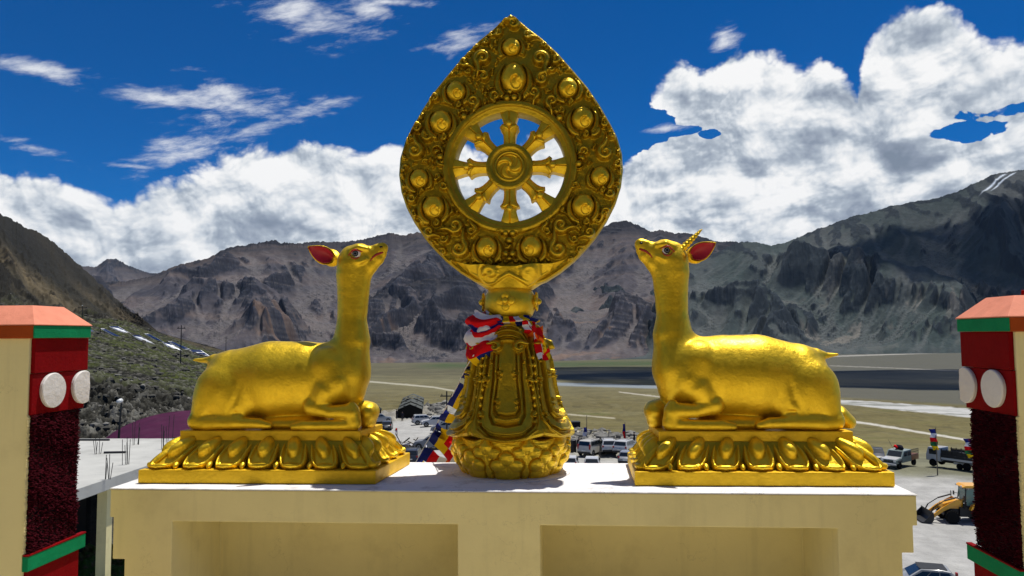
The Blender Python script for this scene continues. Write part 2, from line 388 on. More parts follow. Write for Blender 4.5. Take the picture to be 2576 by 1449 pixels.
# ------------------------------------------------------------------ terrace, pedestal
m = MB(); m.box(-9, 9, -9, 4.72, -1.2, -1.0); tag(m.build('terrace_floor', M['floor']), kind='structure')
m = MB(); m.box(-14, 14, -4.4, -4.0, -1.0, 6.5); m.box(-14, 14, -4.0, -3.6, 5.2, 5.6)
tag(m.build('added_dark_facade', paint('facade_blocker', (.10, .09, .065), .8, .15, 2, .004, 8)), kind='structure')  # unseen dark wall behind the camera, added to darken the gold's reflections
def build_pedestal():
    root = tag(empty('pedestal', (-.08, 5.3, -1.0)), 'long cream painted masonry pedestal with two deep niches under the gold statues', 'pedestal')
    xs = [-2.675, -2.65, -2.567, -2.245, -.346, .182, 2.03, 2.41, 2.48, 2.507]
    zs = [-.008, -.19, -.213, -.355, -.462, -1.0]
    def occ(x, y, z):
        if y < 5.5 and z < -.213 and (-2.245 < x < -.346 or .182 < x < 2.03): return False
        if z > -.19: return True
        if x < -2.65 or x > 2.48: return False
        if x < -2.567: return z > -.462
        if x > 2.41: return z > -.355
        return True
    b = cells(xs, [4.80, 5.5, 5.85], zs, occ)
    o = b.build('pedestal_body', M['cream'], root, bevel=.006, seg=2); o.location = -root.location
    # top coat of old white paint, slightly ragged at the lip
    nx, ny = 240, 50
    X, Y = np.meshgrid(np.linspace(-2.679, 2.511, nx), np.linspace(4.796, 5.854, ny), indexing='ij')
    Z = .000+.0025*fbm(X*5, Y*5, 4)
    e = (Y < 4.80); Y = Y + np.where(e, .004*fbm(X*9, X*0+3, 4), 0)
    V = np.stack([X, Y, Z], -1).reshape(-1, 3); F = grid_faces(nx, ny)
    # skirt
    rim = np.concatenate([np.arange(nx)*ny, (nx-1)*ny+np.arange(1, ny), (np.arange(nx-1)[::-1])*ny+ny-1, np.arange(1, ny-1)[::-1]])
    Vs = V[rim].copy(); Vs[:, 2] = -.0075; n0 = len(V); V = np.concatenate([V, Vs]); k = len(rim)
    q = np.arange(k); F2 = np.stack([rim[q], n0+q, n0+(q+1) % k, rim[(q+1) % k]], -1)
    o = mesh_np('painted_top', V, np.concatenate([F, F2]), M['white_top'], root); o.location = -root.location
build_pedestal()

def build_pillar(sx, label):
    rnd = random.Random(5+sx)
    X = lambda x: sx*x                       # mirrored about x = 0
    root = tag(empty('parapet_pillar', (sx*2.95, 4.25, -1.0)), label, 'pillar')
    off = -root.location
    def bx(name, x0, x1, y0, y1, z0, z1, mat, bev=.004):
        a, b = sorted((X(x0), X(x1))); m = MB(); m.box(a, b, y0, y1, z0, z1)
        o = m.build(name, mat, root, bevel=bev, seg=2); o.location = off; return o
    # plaster wall, whose right-hand edge beside the twigs is ragged
    bx('wall', -4.6, -2.675, 4.0, 4.415, -1.0, 1.0, M['cream'])
    bx('frieze_block', -2.674, -2.650, 4.016, 4.488, .800, .999, M['red'])
    bx('medallion_block', -2.674, -2.657, 4.010, 4.47, .565, .798, M['red'])
    bx('twig_bed', -2.674, -2.668, 4.02, 4.425, -.20, .563, M['twig_bed'], 0)
    bx('lower_wall', -2.674, -2.655, 4.016, 4.46, -1.0, -.302, M['red'])
    bx('green_band', -2.674, -2.640, 4.0, 4.50, -.298, -.215, M['green'])
    a, b = sorted((X(-2.671), X(-2.638)))
    m = MB(); m.box(a, b, 3.998, 4.503, -.215, -.205); o = m.build('band_top', M['red'], root, bevel=.002); o.location = off
    # cap: rust band in front, green band on the inner side, salmon hipped top
    a, b = sorted((X(-4.6), X(-2.640)))
    m = MB(); m.box(a, b, 3.980, 4.482, 1.0, 1.073); o = m.build('cap_band', M['orange'], root, bevel=.003); o.location = off
    bx('green_edge', -2.6395, -2.632, 3.981, 4.481, 1.001, 1.072, M['green'], .002)
    x0, x1, x2 = X(-4.6), X(-2.627), X(-2.745)
    m = MB(); m.add([(x0, 3.974, 1.074), (x1, 3.974, 1.074), (x1, 4.488, 1.074), (x0, 4.488, 1.074),
                     (x0, 3.974, 1.079), (x1, 3.974, 1.079), (x1, 4.488, 1.079), (x0, 4.488, 1.079),
                     (x0, 4.11, 1.192), (x2, 4.11, 1.192), (x2, 4.38, 1.192), (x0, 4.38, 1.192)],
                    [(0, 1, 2, 3), (0, 1, 5, 4), (1, 2, 6, 5), (2, 3, 7, 6), (3, 0, 4, 7), (4, 5, 9, 8), (5, 6, 10, 9), (6, 7, 11, 10), (7, 4, 8, 11), (8, 9, 10, 11)])
    o = m.build('cap_top', M['salmon'], root, bevel=.005, seg=2); o.location = off
    # white discs
    for (yc, cut) in ((4.168, 9), (4.44, 4.486)):
        vs = []; n = 44; m = MB()
        for (rr, xx) in ((.100, .656), (.102, .680), (.098, .686), (.05, .689), (.0, .690)):
            for q in range(n):
                t = 2*math.pi*q/n; yy = min(yc+rr*math.cos(t)*(1+.02*math.sin(3*t)), cut); vs.append((X(-2-xx+.024), yy, .695+rr*math.sin(t)))
        fs = [(k*n+q, k*n+(q+1) % n, (k+1)*n+(q+1) % n, (k+1)*n+q) for k in range(4) for q in range(n)]
        for v in range(len(vs)):                       # push the faces outwards, not into the wall
            k = v//n; vs[v] = (X((-2.655, -2.640, -2.634, -2.631, -2.630)[k]), vs[v][1], vs[v][2])
        m.add(vs, fs); o = m.build('disc', M['disc'], root, smooth=True, auto=.6); o.location = off
    # twig frieze: thousands of cut twig ends
    vs = []; fs = []
    def stick(p, d, r):
        b = Vector(d).normalized(); u = b.orthogonal().normalized(); w = b.cross(u); o = len(vs); L = Vector(d)
        for t in (0, 1):
            for q in range(3):
                a = q*2.094+rnd.random(); vs.append(Vector(p)+L*t+(u*math.cos(a)+w*math.sin(a))*r*(1-.3*t))
        fs.extend([(o, o+1, o+4, o+3), (o+1, o+2, o+5, o+4), (o+2, o, o+3, o+5), (o+3, o+4, o+5, o+5)])
    for k in range(5200):
        y = rnd.uniform(4.015, 4.425); z = rnd.uniform(-.203, .563); L = rnd.uniform(.008, .026)+.008*math.sin(z*17+y*9)
        stick((X(-2.667), y, z), (sx*L, rnd.uniform(-.010, .010), rnd.uniform(-.010, .008)), rnd.uniform(.0022, .0042))
    for k in range(700):
        z = rnd.uniform(-.203, .563)
        stick((X(rnd.uniform(-2.672, -2.66)), 4.422, z), (-sx*rnd.uniform(-.004, .01), rnd.uniform(.004, .022), rnd.uniform(-.01, .01)), .003)
    fs2 = [f if f[2] != f[3] else f[:3] for f in fs]
    me = bpy.data.meshes.new('twig_frieze'); me.from_pydata([tuple(v) for v in vs], [], fs2); me.validate()
    o = link('twig_frieze', me, M['twig'], root); o.location = off
    # crumbly plaster edge
    m = MB()
    for k in range(160):
        z = -.2+k*.76/160; s_ = rnd.uniform(.001, .006)
        m.box(*sorted((X(-2.678), X(-2.672+s_))), 4.0-rnd.uniform(0, .004), 4.018, z, z+.0056)
    o = m.build('plaster_edge', M['cream'], root); o.location = off
    return root
build_pillar(1, 'cream parapet pillar at the left with sunlit green band, red frieze and maroon twigs')
# (sx = 1 keeps the negative x side)
build_pillar(-1, 'cream parapet pillar at the right whose dark green and maroon side is in shade')
m = MB(); m.tube([at_y(2571, 768, 4.35), at_y(2573, 730, 4.33)], .008, 8)
tag(m.build('thin_pipe', M['red']), 'thin dark red pipe standing on the salmon cap of the right pillar', 'pipe')

# ------------------------------------------------------------------ signed-distance sculpting
def surface_nets(S, org, vox):
    """S (nx,ny,nz) signed distance; returns verts, quads"""
    ins = S < 0
    nx, ny, nz = S.shape
    c = np.zeros((nx-1, ny-1, nz-1), np.int8)
    for a in (0, 1):
        for b in (0, 1):
            for d in (0, 1): c += ins[a:nx-1+a, b:ny-1+b, d:nz-1+d]
    act = (c > 0) & (c < 8); idx = -np.ones(act.shape, np.int64); ii = np.argwhere(act); idx[act] = np.arange(len(ii))
    P = np.zeros((len(ii), 3)); W = np.zeros(len(ii)); corners = [(a, b, d) for a in (0, 1) for b in (0, 1) for d in (0, 1)]
    vals = [S[ii[:, 0]+a, ii[:, 1]+b, ii[:, 2]+d] for a, b, d in corners]
    for p in range(8):
        for q in range(p+1, 8):
            cp, cq = np.array(corners[p]), np.array(corners[q])
            if np.abs(cp-cq).sum() != 1: continue
            vp, vq = vals[p], vals[q]; x = (vp < 0) != (vq < 0)
            t = np.where(x, vp/np.where(x, vp-vq, 1), 0)
            P += np.where(x[:, None], cp+(cq-cp)*t[:, None], 0); W += x
    P = P/W[:, None]+ii
    F = []
    for ax in range(3):
        sl0 = [slice(None)]*3; sl1 = [slice(None)]*3; sl0[ax] = slice(0, -1); sl1[ax] = slice(1, None)
        A, B = ins[tuple(sl0)], ins[tuple(sl1)]; E = np.argwhere(A != B)
        o1, o2 = [k for k in range(3) if k != ax]
        ok = (E[:, o1] > 0) & (E[:, o2] > 0) & (E[:, o1] < S.shape[o1]-1) & (E[:, o2] < S.shape[o2]-1); E = E[ok]
        def g(d1, d2):
            e = E.copy(); e[:, o1] += d1; e[:, o2] += d2; return idx[e[:, 0], e[:, 1], e[:, 2]]
        q = np.stack([g(-1, -1), g(0, -1), g(0, 0), g(-1, 0)], -1)
        flip = A[E[:, 0], E[:, 1], E[:, 2]] ^ (ax == 1)
        q[~flip] = q[~flip][:, ::-1]; F.append(q)
    F = np.concatenate(F); F = F[(F >= 0).all(1)]
    return P*vox+np.array(org), F
class SDF:
    def __init__(s, lo, hi, vox):
        s.lo = np.array(lo, float); s.vox = vox; s.n = np.ceil((np.array(hi)-s.lo)/vox).astype(int)+1
        s.S = np.full(tuple(s.n), 1.0, np.float32)
        s.ax = [s.lo[k]+np.arange(s.n[k])*vox for k in range(3)]
    def win(s, lo, hi):
        a = np.maximum(np.floor((np.array(lo)-s.lo)/s.vox).astype(int), 0); b = np.minimum(np.ceil((np.array(hi)-s.lo)/s.vox).astype(int)+1, s.n)
        sl = tuple(slice(a[k], b[k]) for k in range(3))
        return sl, np.meshgrid(*[s.ax[k][sl[k]] for k in range(3)], indexing='ij')
    def chain(s, pts, rad, k=.02, sc=(1, 1, 1), cut=False, pad=.07):
        """smooth-joined round cones through pts; sc stretches the section per axis"""
        pts = np.array(pts, float); rad = np.array(rad, float); sc = np.array(sc, float)
        m = rad.max()*sc+pad+k; sl, G = s.win(pts.min(0)-m, pts.max(0)+m)
        P = [G[q]/sc[q] for q in range(3)]; Q = pts/sc; D = None
        if len(Q) == 1: Q = np.repeat(Q, 2, 0); Q[1, 0] += 1e-4; rad = np.repeat(rad, 2)
        for a, b, ra, rb in zip(Q[:-1], Q[1:], rad[:-1], rad[1:]):
            ab = b-a; L = (ab**2).sum()+1e-12
            t = np.clip(sum((P[q]-a[q])*ab[q] for q in range(3))/L, 0, 1); t2 = t*t*(3-2*t)*.35+t*.65
            d = np.sqrt(sum((P[q]-a[q]-ab[q]*t)**2 for q in range(3)))-(ra+(rb-ra)*t2)
            D = d if D is None else s.smin(D, d, .008)
        D = D*min(sc)
        if cut: s.S[sl] = -s.smin(-s.S[sl], D, k)
        else: s.S[sl] = s.smin(s.S[sl], D, k)
        return s
    @staticmethod
    def smin(a, b, k):
        h = np.clip(k-np.abs(a-b), 0, None)/k; return np.minimum(a, b)-h*h*h*k/6
    def mesh(s): return surface_nets(s.S, s.lo, s.vox)

# ------------------------------------------------------------------ deer
M['ear_red'] = paint('ear_red', (.42, .02, .035), .45, .08, 20, .001, 60)
M['lip_red'] = paint('lip_red', (.40, .03, .02), .45, .08, 20, 0)
M['eye_white'] = paint('eye_white', (.78, .74, .74), .3, .02, 20, 0)
M['eye_grey'] = paint('eye_grey', (.13, .15, .18), .3, .02, 20, 0)
M['eye_black'] = paint('eye_black', (.01, .01, .012), .25, .02, 20, 0)
def build_deer(mirror, label):
    Y0 = 5.40 if mirror else 5.36
    def mp(px, py):
        if not mirror: return px, py
        g = np.interp(py, [580, 640, 840, 1083], [1.02, 1.02, 1.055, 1.055])
        k = 1084-(1083-py)*(1.02 if py < 700 else 1.02) if False else None
        if py > 850: yy = 1084-(1083-py)*1.08
        else: yy = np.interp(py, [560, 610, 700, 850], [549, 600, 695, 832.4])
        return 1600+(973-px)*1.045, yy
    def W(px, py, w=0.0):
        a, b = mp(px, py); return at_y(a, b, Y0-w)
    S_ = .00292*(1.04 if mirror else 1.0)
    lo = np.minimum(W(480, 1095), W(985, 1095)); hi = np.maximum(W(480, 560), W(985, 560))
    vox = .0075
    d = SDF((lo[0]-.06, Y0-.30, .325), (hi[0]+.06, Y0+.30, hi[2]+.03), vox)
    def ch(P, r, k=.03, sc=(1, 1, 1), cut=False):
        d.chain([W(*p) for p in P], [q*S_ for q in r], k, sc, cut)
    # trunk
    ch([(598, 962), (685, 955), (765, 952), (835, 948)], [84, 97, 93, 84], .03, (1, .80, 1))
    ch([(560, 985), (580, 960)], [58, 66], .05, (1, .85, 1))
    ch([(640, 985), (740, 975), (840, 970)], [62, 62, 62], .05, (1, .95, 1))
    ch([(690, 1062, -.03), (800, 1062, -.03)], [26, 26], .03, (1, 2.2, 1))
    # chest and neck
    ch([(862, 935), (868, 985), (872, 1020)], [64, 50, 34], .05, (1, .85, 1))
    ch([(868, 935), (886, 860), (885, 790), (883, 735), (882, 690), (885, 665)], [64, 45, 35.5, 34, 36, 37], .06, (1, .9, 1))
    ch([(835, 905), (862, 850)], [34, 14], .07, (1, .7, 1))
    # head
    ch([(888, 652), (905, 645)], [36, 33], .03, (1, .78, 1))
    ch([(905, 646), (935, 640), (957, 627), (963, 624)], [32, 24, 17, 14], .022, (1, .72, 1))
    ch([(898, 668), (927, 664), (950, 650), (961, 641)], [33, 26, 18, 12], .022, (1, .68, 1))
    ch([(908, 692), (899, 735), (893, 775)], [27, 30, 31], .05, (1, .75, 1))
    for w in (-1, 1):
        ch([(882, 631, w*.060), (902, 623, w*.062), (922, 626, w*.050)], [8, 9, 7], .018)        # brow
        ch([(886, 655, w*.075), (903, 659, w*.07), (921, 652, w*.058)], [6, 7, 5], .018)         # cheekbone
        ch([(902, 641, w*.092)], [9], .012, cut=True)
    ch([(948, 622, .0), (964, 619, 0)], [10, 8], .012, (1, 1.3, 1))
    ch([(930, 608), (945, 606)], [9, 7], .03, (1, 1.2, 1), cut=True)
    # near and far limbs
    for w in (1, -1):
        s2 = w
        # haunch
        ch([(556, 985, s2*.13), (585, 1000, s2*.125)], [66, 62], .035, (1, .55, 1))
        ch([(525, 1010, s2*.13), (500, 1055, s2*.145)], [40, 24], .03, (1, .8, 1))
        ch([(493, 1060, s2*.155), (520, 1064, s2*.17), (590, 1063, s2*.18), (650, 1065, s2*.175), (676, 1070, s2*.17)], [20, 18, 15, 13, 9], .02)
        ch([(530, 1058, s2*.17), (600, 1050, s2*.165)], [14, 13], .03)
        # shoulder
        ch([(825, 925, s2*.10), (838, 962, s2*.115)], [52, 46], .02, (1, .75, 1))
        ch([(820, 985, s2*.125), (790, 1022, s2*.15)], [36, 22], .03)
    ch([(785, 1022, .155), (830, 1036, .17), (884, 1036, .165)], [22, 16, 20], .018)
    ch([(886, 1040, .165), (890, 1064, .165)], [19, 19], .02)
    ch([(890, 1068, .165), (825, 1070, .18), (765, 1070, .18), (738, 1073, .18)], [15, 13, 13, 9], .012)
    ch([(884, 1023, .175)], [13], .01)
    # far foreleg reaching past the chest
    ch([(850, 1030, -.10), (918, 1030, -.03), (928, 1036, -.02)], [20, 22, 25], .02, (1, 1.5, 1))
    ch([(928, 1036, -.02), (926, 1060, -.02)], [23, 20], .03, (1, 1.5, 1))
    # far hind foot seen past the rump of the right-hand deer
    if mirror: ch([(487, 1045, -.02), (468, 1062, -.02), (470, 1074, -.02)], [22, 20, 14], .02, (1, 1.6, 1))
    # tail
    ch([(572, 912, 0), (540, 903, 0), (512, 907, 0), (488, 905, 0)], [26, 12, 6.5, 3.5], .05, (1, 1.5, 1))
    # soft creases
    ch([(606, 935, .25), (596, 980, .235), (588, 1012, .235), (570, 1040, .235)], [4, 7, 8, 6], .03, cut=True)
    ch([(881, 905, .195), (884, 945, .20), (872, 985, .20)], [4, 6, 5], .02, cut=True)
    ch([(778, 965, .235), (773, 995, .23), (785, 1008, .22)], [3, 6, 5], .03, cut=True)
    if True:
        ch([(655, 1043, .20), (590, 1040, .205)], [5, 5], .015, cut=True)
    V, F = d.mesh()
    # one light smoothing pass
    n = len(V); acc = np.zeros_like(V); cnt = np.zeros(n)
    for it in range(3):
        acc[:] = 0; cnt[:] = 0
        for a, b in ((0, 1), (1, 2), (2, 3), (3, 0)):
            np.add.at(acc, F[:, a], V[F[:, b]]); np.add.at(cnt, F[:, a], 1); np.add.at(acc, F[:, b], V[F[:, a]]); np.add.at(cnt, F[:, b], 1)
        V = V*.5+.5*acc/cnt[:, None]
    V[:, 2] = np.maximum(V[:, 2], .334)
    cx = W(690, 1083)[0]
    root = tag(empty('deer_statue', (cx, Y0, .336)), label, 'deer statue', 'gilded deer statues beside the wheel')
    off = -root.location
    def add(o): o.location = off; return o
    add(mesh_np('body', V, F, M['gold'], root))
    sx = -1 if mirror else 1
    from mathutils.bvhtree import BVHTree
    bv = BVHTree.FromPolygons([tuple(v) for v in V], [tuple(f) for f in F])
    def hit(px, py, side):                    # depth of the head's surface seen from the side
        p = W(px, py); h = bv.ray_cast(Vector((p[0], Y0-side*.5, p[2])), Vector((0, side, 0)))
        return h[0].y if h[0] is not None else Y0-side*.09
    for side in (1, -1):
        # eye
        p = W(902, 641); yy = hit(902, 641, side)
        m = MB(); cz = (p[0], yy+side*.004, p[2]); 
        def ball(mb, c, r, sq, n=20):
            mb.lathe([(max(1e-4, r*math.sin(math.pi*k/10)), -r*sq*math.cos(math.pi*k/10)*side*-1) for k in range(11)], n, 'Y', c)
        ball(m, cz, .036, .40)
        eye = add(m.build('eye', M['eye_white'], root, smooth=True))
        m = MB(); m.lathe([(.001, 0), (.0215, .0005), (.0215, .004), (.001, .0045)], 20, 'Y', (cz[0], cz[1]-side*.0125-(.004 if side > 0 else 0), cz[2]))
        ir = m.build('iris', M['eye_black'], eye)
        m = MB(); m.lathe([(.001, 0), (.0155, .0005), (.0155, .004), (.001, .0045)], 20, 'Y', (cz[0], cz[1]-side*.0140-(.004 if side > 0 else 0), cz[2]))
        m.build('iris_ring', M['eye_grey'], eye)
        m = MB(); m.lathe([(.001, 0), (.0085, .0005), (.0085, .004), (.001, .0045)], 16, 'Y', (cz[0], cz[1]-side*.0155-(.004 if side > 0 else 0), cz[2]))
        m.build('pupil', M['eye_black'], eye)
        # red eyelid line
        def stroke(pts, r, lift):
            out = []
            for q, (a, b) in enumerate(pts):
                w = W(a, b); out.append((w[0], hit(a, b, side)-side*lift, w[2]))
            return out
        m = MB()
        up = stroke([(884, 646), (890, 639), (897, 632.5), (904, 631), (911, 634), (919, 637)], 0, .004)
        m.tube(up, [.002, .005, .007, .007, .005, .002], 8)
        lowl = stroke([(889, 644), (894, 651), (901, 654), (908, 651), (913, 644)], 0, .004)
        m.tube(lowl, [.002, .004, .0045, .004, .002], 8)
        add(m.build('eyelid', M['lip_red'], root, smooth=True))
        # mouth
        m = MB()
        mp_ = stroke([(936, 658), (941, 650), (949, 643), (959, 638.5), (966, 636)], 0, .0)
        m.tube(mp_, [.003, .006, .008, .008, .006], 8); m.tube([(a, b, c+.004) for a, b, c in mp_], [.002, .004, .006, .006, .004], 8)
        add(m.build('lips', M['lip_red'], root, smooth=True))
        m = MB(); ns = stroke([(958, 623), (965, 622)], 0, -.002)
        m.tube(ns, [.008, .007], 10); add(m.build('nostril', M['eye_black'], root, smooth=True))
        # ear: a cupped leaf, gilt outside and red inside
        base = np.array(W(849, 655)); tip = np.array(W(791, 627))
        base[1] = Y0-side*.075; tip[1] = Y0-side*(.15 if side > 0 else .12)
        ax = tip-base; L = np.linalg.norm(ax); ax /= L
        face = np.array([0, -side*1.0, -.10]); upv = np.cross(ax, face); upv /= np.linalg.norm(upv)
        if upv[2] < 0: upv = -upv
        nrm = np.cross(ax, upv); nrm /= np.linalg.norm(nrm)
        if nrm[1]*side > 0: nrm = -nrm
        nu, nv = 26, 17
        def leaf(shrink, lift, thick):
            Vv = []
            for s3 in (0, 1):
                for a in range(nu):
                    u = a/(nu-1); hw = (.051*math.sin(math.pi*min(1, u*.97+.02)**.80)**.85+.012*(1-u))*shrink
                    for b in range(nv):
                        v = -1+2*b/(nv-1)
                        cup = -.042*(1-v*v)*math.sin(math.pi*min(1, u+.12)**.8 if u < .88 else 3.0)
                        q = base+ax*L*(u if shrink == 1 else .08+u*.88)+upv*(hw*v*(1.0 if v > 0 else 1.25)-.030*u*(1-u)*1.5+.012*math.sin(u*3))+nrm*(cup+lift-(thick if s3 else 0))
                        Vv.append(q)
            Vv = np.array(Vv); f0 = grid_faces(nu, nv); f1 = f0[:, ::-1]+nu*nv; n1 = nu*nv
            rim = np.concatenate([np.arange(nu)*nv, (nu-1)*nv+np.arange(1, nv), (np.arange(nu-1)[::-1])*nv+nv-1, np.arange(1, nv-1)[::-1]])
            k = len(rim); q = np.arange(k); f2 = np.stack([rim[q], n1+rim[q], n1+rim[(q+1) % k], rim[(q+1) % k]], -1)
            return Vv, np.concatenate([f0, f1, f2])
        Vv, Ff = leaf(1, 0, .012); ear = add(mesh_np('ear', Vv, Ff, M['gold'], root))
        Vv, Ff = leaf(.86, .0045, .004); mesh_np('inner_ear', Vv, Ff, M['ear_red'], ear)
    if mirror:        # one ringed horn
        m = MB(); P = [(870, 642), (858, 632), (846, 620), (834, 608), (823, 597), (814, 587)]
        pts = []; rr = []
        for k in range(45):
            t = k/44*(len(P)-1); i = min(int(t), len(P)-2); f = t-i
            a = P[i][0]*(1-f)+P[i+1][0]*f; b = P[i][1]*(1-f)+P[i+1][1]*f
            pts.append(Vector(W(a, b, .03))); rr.append((.026*(1-k/44)**.8+.003)*(1+.13*math.cos(k*2*math.pi/5)*(k < 40)))
        m.tube(pts, rr, 14); add(m.build('horn', M['gold'], root, smooth=True))
        pts2 = [p+Vector((0, .07, .005)) for p in pts]; m = MB(); m.tube(pts2, rr, 14); add(m.build('horn', M['gold'], root, smooth=True))
    return root
build_deer(False, 'hornless gilded deer statue at the left, lying with its head raised to the right')
build_deer(True, 'gilded deer statue at the right with ringed horns and its head raised to the left')

# ------------------------------------------------------------------ lotus plinths under the deer
def build_plinth(name_side, lower, upper, label):
    """lower/upper: corner lists FL, FR, BR, BL on the ledge (x, y)"""
    cx = sum(p[0] for p in lower)/4; cy = sum(p[1] for p in lower)/4
    root = tag(empty('lotus_plinth', (cx, cy, .002)), label, 'plinth', 'gold lotus plinths under the deer'); off = -root.location
    def slab(nm, q, z0, z1):
        m = MB(); m.prism([tuple(p) for p in q], z0, z1, 'Z'); o = m.build(nm, M['plinth_gold'], root, bevel=.006, seg=2); o.location = off
    slab('lower_slab', lower, .003, .093); slab('upper_slab', upper, .262, .335)
    c = [tuple(np.array(p)*.96+np.array(q)*.04) for p, q in zip(upper, lower)]
    c2 = [tuple(np.array(p)*.55+np.array(q)*.45) for p, q in zip(upper, lower)]
    m = MB(); m.add([(*p, .093) for p in c2]+[(*p, .265) for p in c], [(0, 1, 2, 3), (4, 5, 6, 7), (0, 1, 5, 4), (1, 2, 6, 5), (2, 3, 7, 6), (3, 0, 4, 7)])
    o = m.build('core', M['gold_carved'], root); o.location = off
    U = [np.array(p) for p in upper]; Lw = [np.array(p) for p in lower]
    rnd = random.Random(3)
    for (a, b, n) in ((0, 1, 7), (1, 2, 4), (2, 3, 7), (3, 0, 4)):
        out = np.array([(Lw[b]-Lw[a])[1], -(Lw[b]-Lw[a])[0]]); out = out/np.linalg.norm(out)
        for i in range(n):
            wob = rnd.uniform(-.01, .01)
            f0, f1 = (i+.04)/n, (i+.96)/n
            def lerp(P, Q, f): return P+(Q-P)*f
            A0, A1 = lerp(U[a], U[b], f0), lerp(U[a], U[b], f1); B0, B1 = lerp(Lw[a], Lw[b], f0), lerp(Lw[a], Lw[b], f1)
            A0, A1, B0, B1 = [p.copy() for p in (A0, A1, B0, B1)]
            B0 -= out*.012; B1 -= out*.012; A0 -= out*.02; A1 -= out*.02
            nu, nv = 27, 31; vs = []
            for s3 in (0, 1):
                for q in range(nv):
                    t = q/(nv-1); hwf = .96*math.sqrt(max(0, 1-max(0, (t-.60)/.40)**2.4))+.04
                    if t < .3: hwf *= .90+.1*(t/.3)
                    o_ = t**1.15; z = .270-.166*(t**.9)+.032*math.sin(math.pi*min(1, t*1.02))
                    Lp = lerp(A0, B0, o_); Rp = lerp(A1, B1, o_)
                    for k in range(nu):
                        u = -1+2*k/(nu-1); us = u*hwf
                        P = (Lp+Rp)/2+(Rp-Lp)/2*us
                        edge = min(1-abs(u), (1-t)*2.4)
                        rim = .022*math.exp(-((edge-.13)/.11)**2)
                        hollow = -.020*min(1, max(0, edge-.18)*4)
                        bu = us/.56; bt = (t-.34)/.34
                        dd = bu*bu+(bt*bt if bt > 0 else bt*bt*.5)
                        bulb = .050*math.sqrt(max(0, 1-dd**1.4)) if dd < 1 else 0
                        if dd < 1: hollow = 0
                        side = -.030*(abs(u)**3)*(1 if t < .9 else .6)
                        h = rim+hollow+bulb+side
                        n2 = np.array([out[0]*.72, out[1]*.72]); 
                        vs.append((P[0]+n2[0]*h, P[1]+n2[1]*h, z+.70*h+wob*.3) if s3 == 0 else (P[0]-n2[0]*.03+n2[0]*(h*.3), P[1]-n2[1]*.03+n2[1]*(h*.3), max(.095, z-.035+h*.2)))
            f = grid_faces(nv, nu); n1 = nu*nv
            rim_ = np.concatenate([np.arange(nv)*nu, (nv-1)*nu+np.arange(1, nu), (np.arange(nv-1)[::-1])*nu+nu-1, np.arange(1, nu-1)[::-1]])
            k_ = len(rim_); q = np.arange(k_); f2 = np.stack([rim_[q], n1+rim_[q], n1+rim_[(q+1) % k_], rim_[(q+1) % k_]], -1)
            o = mesh_np('petal', np.array(vs), np.concatenate([f, f[:, ::-1]+n1, f2]), M['gold_carved'] if False else M['gold'], root); o.location = off
    # small leaf tips that fill the gaps between petals
    for (a, b, n) in ((0, 1, 7), (1, 2, 4), (3, 0, 4)):
        out = np.array([(Lw[b]-Lw[a])[1], -(Lw[b]-Lw[a])[0]]); out = out/np.linalg.norm(out)
        for i in range(1, n):
            f = i/n; B = Lw[a]+(Lw[b]-Lw[a])*f-out*.040
            m = MB(); m.tube([(B[0]-out[0]*.05, B[1]-out[1]*.05, .135), (B[0]-out[0]*.02, B[1]-out[1]*.02, .118), (B[0], B[1], .106), (B[0]+out[0]*.012, B[1]+out[1]*.012, .101)], [.012, .020, .014, .003], 10)
            o = m.build('leaf_tip', M['gold'], root, smooth=True); o.location = off
build_plinth('l', [(-2.577, 4.95), (-.928, 4.972), (-.858, 5.76), (-2.50, 5.74)], [(-2.392, 5.15), (-1.087, 5.155), (-1.025, 5.56), (-2.34, 5.55)],
             'gold lotus plinth carrying the hornless deer at the left end of the pedestal')
build_plinth('r', [(.803, 4.985), (2.475, 5.015), (2.50, 5.80), (.828, 5.83)], [(.988, 5.175), (2.285, 5.18), (2.27, 5.60), (.968, 5.61)],
             'gold lotus plinth carrying the horned deer at the right end of the pedestal')

